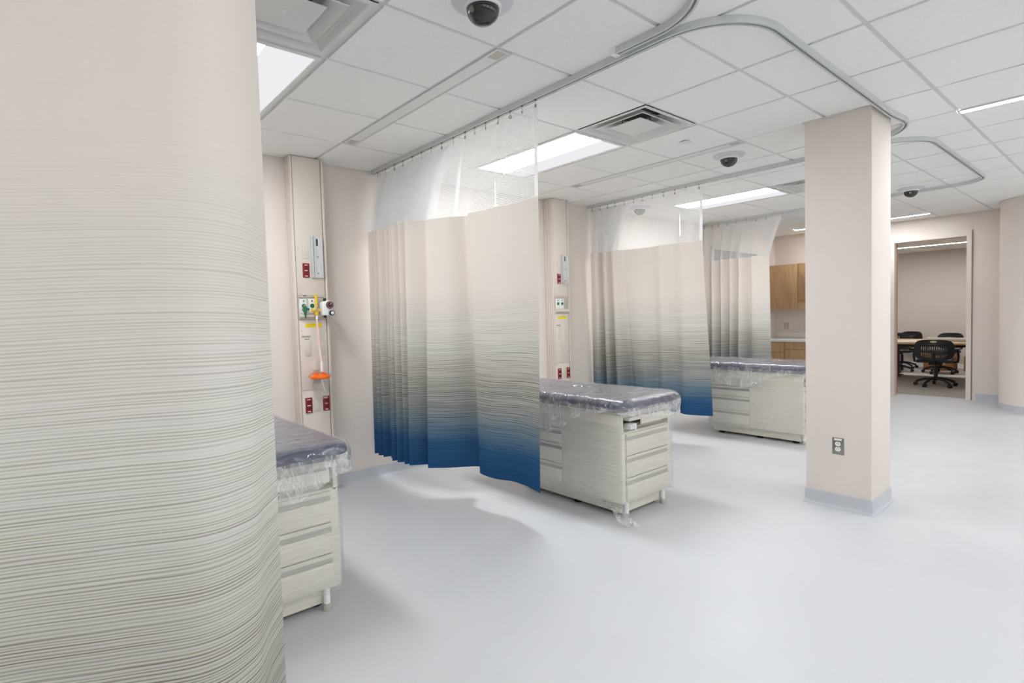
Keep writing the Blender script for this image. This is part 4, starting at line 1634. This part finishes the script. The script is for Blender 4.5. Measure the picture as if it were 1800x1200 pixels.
t = thing('wall_dispenser', 'small black two-part device on the wall between middle and far curtain', 'wall device', (XW, 7.90, 1.43))
bxo('lower_box', 'black', t, 0.0, 0.06, -0.05, 0.05, 0.0, 0.06, bev=0.004)
bxo('upper_box', 'black', t, 0.0, 0.07, -0.05, 0.05, 0.075, 0.165, bev=0.004)
bm = bmesh.new()
cyl(bm, (0.069, 0.0, 0.11), (0.073, 0.0, 0.11), 0.012, n=14)
obj('indicator', bm, 'white', t)

# ------------------------------------------------------------------ doorway and meeting room
bm = bmesh.new()
cw = 0.058
for (a, b, z0, z1) in ((DX0 - cw, DX0, 0, DZ + cw), (DX1, DX1 + cw, 0, DZ + cw), (DX0, DX1, DZ, DZ + cw)):
    box(bm, a, b, YF - 0.022, YF + 0.0, z0, z1)
box(bm, DX0 - 0.018, DX0, YF, YF + 0.12, 0, DZ + 0.018)
box(bm, DX1, DX1 + 0.018, YF, YF + 0.12, 0, DZ + 0.018)
box(bm, DX0, DX1, YF, YF + 0.12, DZ, DZ + 0.018)
dr_ = struct(obj('door_1', bm, 'wall', None, smooth=False), 'painted door frame of the open doorway', 'door frame')
bxo('stop_strip', 'door_edge', dr_, DX0, DX0 + 0.008, YF + 0.09, YF + 0.115, 0, DZ)
bxo('stop_strip', 'door_edge', dr_, DX1 - 0.012, DX1, YF + 0.07, YF + 0.115, 0, DZ)
bxo('painted_shadow', 'panel_line', dr_, DX1 + cw + 0.004, DX1 + cw + 0.012, YF - 0.006, YF, 0.0, DZ + 0.09)  # dark strip painted as the shadow line right of the door frame

MY0, MY1, MX0, MX1, MZ = YF + 0.12, 15.3, -6.2, -0.6, 2.62
fm = bxo('floor_meeting', 'carpet', None, MX0, MX1, MY0, MY1, -0.05, 0.0)
struct(fm, 'grey striped carpet of the meeting room', 'floor')
struct(bxo('wall_meeting_back', 'wall_far', None, MX0, MX1, MY1, MY1 + 0.1, 0, 2.9), 'taupe wall at the back of the meeting room', 'wall')
struct(bxo('wall_meeting_left', 'wall_far', None, MX0 - 0.1, MX0, MY0, MY1, 0, 2.9), 'taupe left wall of the meeting room', 'wall')
struct(bxo('wall_meeting_right', 'wall_far', None, MX1, MX1 + 0.1, MY0, MY1, 0, 2.9), 'taupe right wall of the meeting room', 'wall')
struct(bxo('baseboard_meeting', 'white', None, MX0, MX1, MY1 - 0.012, MY1, 0, 0.10), 'white baseboard in the meeting room', 'baseboard')
cm = bxo('ceiling_meeting', 'grid', None, MX0, MX1, MY0, MY1, MZ + 0.012, MZ + 0.05)
struct(cm, 'tiled ceiling of the meeting room', 'ceiling')
bm = bmesh.new()
box(bm, -0.60, 0.60, -half, half, -0.006, 0.010)
mt = finish(bm, 'ceiling_tile', False)
mt.materials.append(MAT['tile'])
for i in range(5):
    for j in range(8):
        obj('ceiling_tile', mt, 'tile', cm, loc=(-5.6 + 1.22 * i + 0.2, MY0 + T * (j + 0.5), MZ))
t = thing('linear_light', 'thin bright strip light inside the meeting room', 'linear light', (-2.95, 13.75, MZ))
bm = bmesh.new()
box(bm, -1.25, 1.25, -0.035, 0.035, -0.016, -0.006)
obj('lens', bm, 'lens_far', t, smooth=False)
bm = bmesh.new()
for s in (-1, 1):
    box(bm, -1.25, 1.25, s * 0.040 - 0.005, s * 0.040 + 0.005, -0.018, -0.006)
obj('trim', bm, 'white_metal', t, smooth=False)

t = thing('meeting_table', 'wood topped table with black legs in the meeting room', 'table', (-2.75, 12.75, 0))
bm = bmesh.new()
box(bm, -1.3, 1.3, -0.72, 0.72, 0.700, 0.730, bev=0.004)
obj('table_top', bm, 'oak_h', t)
for sx in (-0.62, 0.9):
    for sy in (-0.35, 0.35):
        bxo('leg', 'chair_black', t, sx - 0.035, sx + 0.035, sy - 0.03, sy + 0.03, 0.03, 0.700)
    bm = bmesh.new()
    prism(bm, [(-0.62, 0.0), (0.62, 0.0), (0.62, 0.02), (0.3, 0.05), (-0.3, 0.05), (-0.62, 0.02)], 'x', sx - 0.04, sx + 0.04)
    obj('foot', bm, 'chair_black', t)
bxo('apron', 'chair_black', t, -1.0, 1.0, -0.02, 0.02, 0.62, 0.70)


def office_chair(loc, rot, label):
    """swivel chair, facing local +y"""
    t = thing('office_chair', label, 'chair', loc, rot, 'black swivel chairs in the meeting room')
    bm = bmesh.new()
    box(bm, -0.25, 0.25, -0.23, 0.25, 0.42, 0.475, bev=0.02, seg=3)
    obj('seat', bm, 'chair_black', t)
    # back: curved plastic shell frame with slats
    def yb(x):
        return -0.30 + 0.9 * x * x
    outer = []
    for k in range(41):
        a = 2 * PI * k / 40
        sx_, sz_ = math.cos(a), math.sin(a)
        x = 0.275 * (abs(sx_) ** 0.5) * (1 if sx_ > 0 else -1)
        z = 0.645 + 0.175 * (abs(sz_) ** 0.62) * (1 if sz_ > 0 else -1)
        outer.append((x, z))
    outer = outer[:-1]
    inner = [(x * 0.70, 0.630 + (z - 0.645) * 0.62) for x, z in outer]
    bm = bmesh.new()
    fr = []
    for off in (0.0, 0.022):
        fr.append(([bm.verts.new((x, yb(x) - off, z)) for x, z in outer], [bm.verts.new((x, yb(x) - off, z)) for x, z in inner]))
    m = len(outer)
    for k in range(m):
        j = (k + 1) % m
        bm.faces.new((fr[0][0][k], fr[0][0][j], fr[0][1][j], fr[0][1][k]))
        bm.faces.new((fr[1][0][k], fr[1][0][j], fr[1][1][j], fr[1][1][k]))
        bm.faces.new((fr[0][0][k], fr[0][0][j], fr[1][0][j], fr[1][0][k]))
        bm.faces.new((fr[0][1][k], fr[0][1][j], fr[1][1][j], fr[1][1][k]))
    back = obj('backrest', bm, 'chair_black', t, ang=0.8)
    for k in range(13):
        x = -0.18 + 0.03 * k
        bm = bmesh.new()
        box(bm, x - 0.009, x + 0.009, yb(x) - 0.018, yb(x) - 0.006, 0.53, 0.735)
        obj('slat', bm, 'chair_black', back)
    bm = bmesh.new()
    box(bm, -0.19, 0.19, -0.318, -0.300, 0.610, 0.630)
    obj('cross_bar', bm, 'chair_black', back)
    bm = bmesh.new()
    lathe(bm, [(0.0, 0), (1, 0), (1, 0.006), (0, 0.006)], n=24, axis='y')
    bmesh.ops.scale(bm, verts=bm.verts, vec=(0.048, 1, 0.016))
    bmesh.ops.translate(bm, verts=bm.verts, vec=(0, -0.329, 0.785))
    obj('badge', bm, 'cap', back)
    bm = bmesh.new()
    tube(bm, [(0.0, -0.10, 0.41), (0.0, -0.27, 0.42), (0.0, -0.315, 0.50), (0.0, -0.318, 0.60)], 0.022, 10)
    obj('spine', bm, 'chair_black', t)
    for s in (-1, 1):
        bm = bmesh.new()
        tube(bm, [(s * 0.22, 0.0, 0.42), (s * 0.30, 0.0, 0.43), (s * 0.31, -0.02, 0.52), (s * 0.30, -0.06, 0.64)], 0.018, 8)
        box(bm, s * 0.30 - 0.035, s * 0.30 + 0.035, -0.18, 0.08, 0.64, 0.665, bev=0.008)
        obj('armrest', bm, 'chair_black', t)
    bm = bmesh.new()
    cyl(bm, (0, 0, 0.10), (0, 0, 0.30), 0.030, n=16)
    cyl(bm, (0, 0, 0.28), (0, 0, 0.41), 0.018, n=16)
    obj('gas_column', bm, 'chair_black', t)
    bxo('mechanism', 'chair_black', t, -0.09, 0.09, -0.13, 0.11, 0.375, 0.42, bev=0.01)
    for k in range(5):
        a = 2 * PI * k / 5 + 0.5
        c_, s_ = math.cos(a), math.sin(a)
        bm = bmesh.new()
        tube(bm, [(0.02 * c_, 0.02 * s_, 0.14), (0.16 * c_, 0.16 * s_, 0.12), (0.28 * c_, 0.28 * s_, 0.075)], 0.020, 8)
        leg = obj('base_leg', bm, 'chair_black', t)
        bm = bmesh.new()
        cyl(bm, (0.29 * c_ - 0.022 * s_, 0.29 * s_ + 0.022 * c_, 0.032), (0.29 * c_ + 0.022 * s_, 0.29 * s_ - 0.022 * c_, 0.032), 0.031, n=14)
        cyl(bm, (0.28 * c_, 0.28 * s_, 0.03), (0.28 * c_, 0.28 * s_, 0.09), 0.009, n=8)
        obj('caster', bm, 'chair_black', leg)
    return t


office_chair((-2.46, 11.75, 0), 0.1, 'black slatted swivel chair on the near side of the meeting table, back to camera')
office_chair((-3.62, 13.95, 0), PI + 0.3, 'black swivel chair behind the meeting table at the left door jamb')
office_chair((-3.72, 14.80, 0), PI - 0.5, 'black swivel chair farthest back beside the taupe wall, partly hidden')
office_chair((-2.86, 14.02, 0), PI - 0.5, 'black swivel chair behind the paper roll on the meeting table')

bm = bmesh.new()
cyl(bm, (-0.34, 0.10, 0.032), (0.30, -0.06, 0.032), 0.032, n=20)
o = obj('paper_roll', bm, 'paper', None, loc=(-2.47, 12.72, 0.731))
tag(o, 'white rolled drawing lying on the meeting table', 'paper roll')
bm = bmesh.new()
box(bm, -0.36, 0.30, -0.24, 0.24, 0.0, 0.008)
o = obj('paper_sheets', bm, 'paper', None, loc=(-3.20, 12.40, 0.731))
o.rotation_euler = (0, 0, 0.25)
tag(o, 'flat white paper sheets left of the rolled drawing', 'paper')
for (loc, dim, lab) in (((-3.02, 14.80, 0), (0.26, 0.20, 0.34), 'brown cardboard box under the table left of the near chair'),
                        ((-2.30, 14.90, 0), (0.30, 0.22, 0.30), 'brown cardboard box on the floor behind the near chair')):
    t = thing('cardboard_box', lab, 'box', loc)
    a, b, h_ = dim
    bxo('carton', 'cardboard', t, -a, a, -b, b, 0, h_, bev=0.004)
    bxo('flap', 'cardboard', t, -a, a, -b, -0.004, h_, h_ + 0.006)
    bxo('flap', 'cardboard', t, -a, a, 0.004, b, h_, h_ + 0.006)
    bxo('shipping_label', 'paper', t, -0.02, 0.12, -b - 0.001, -b + 0.001, h_ - 0.2, h_ - 0.06)
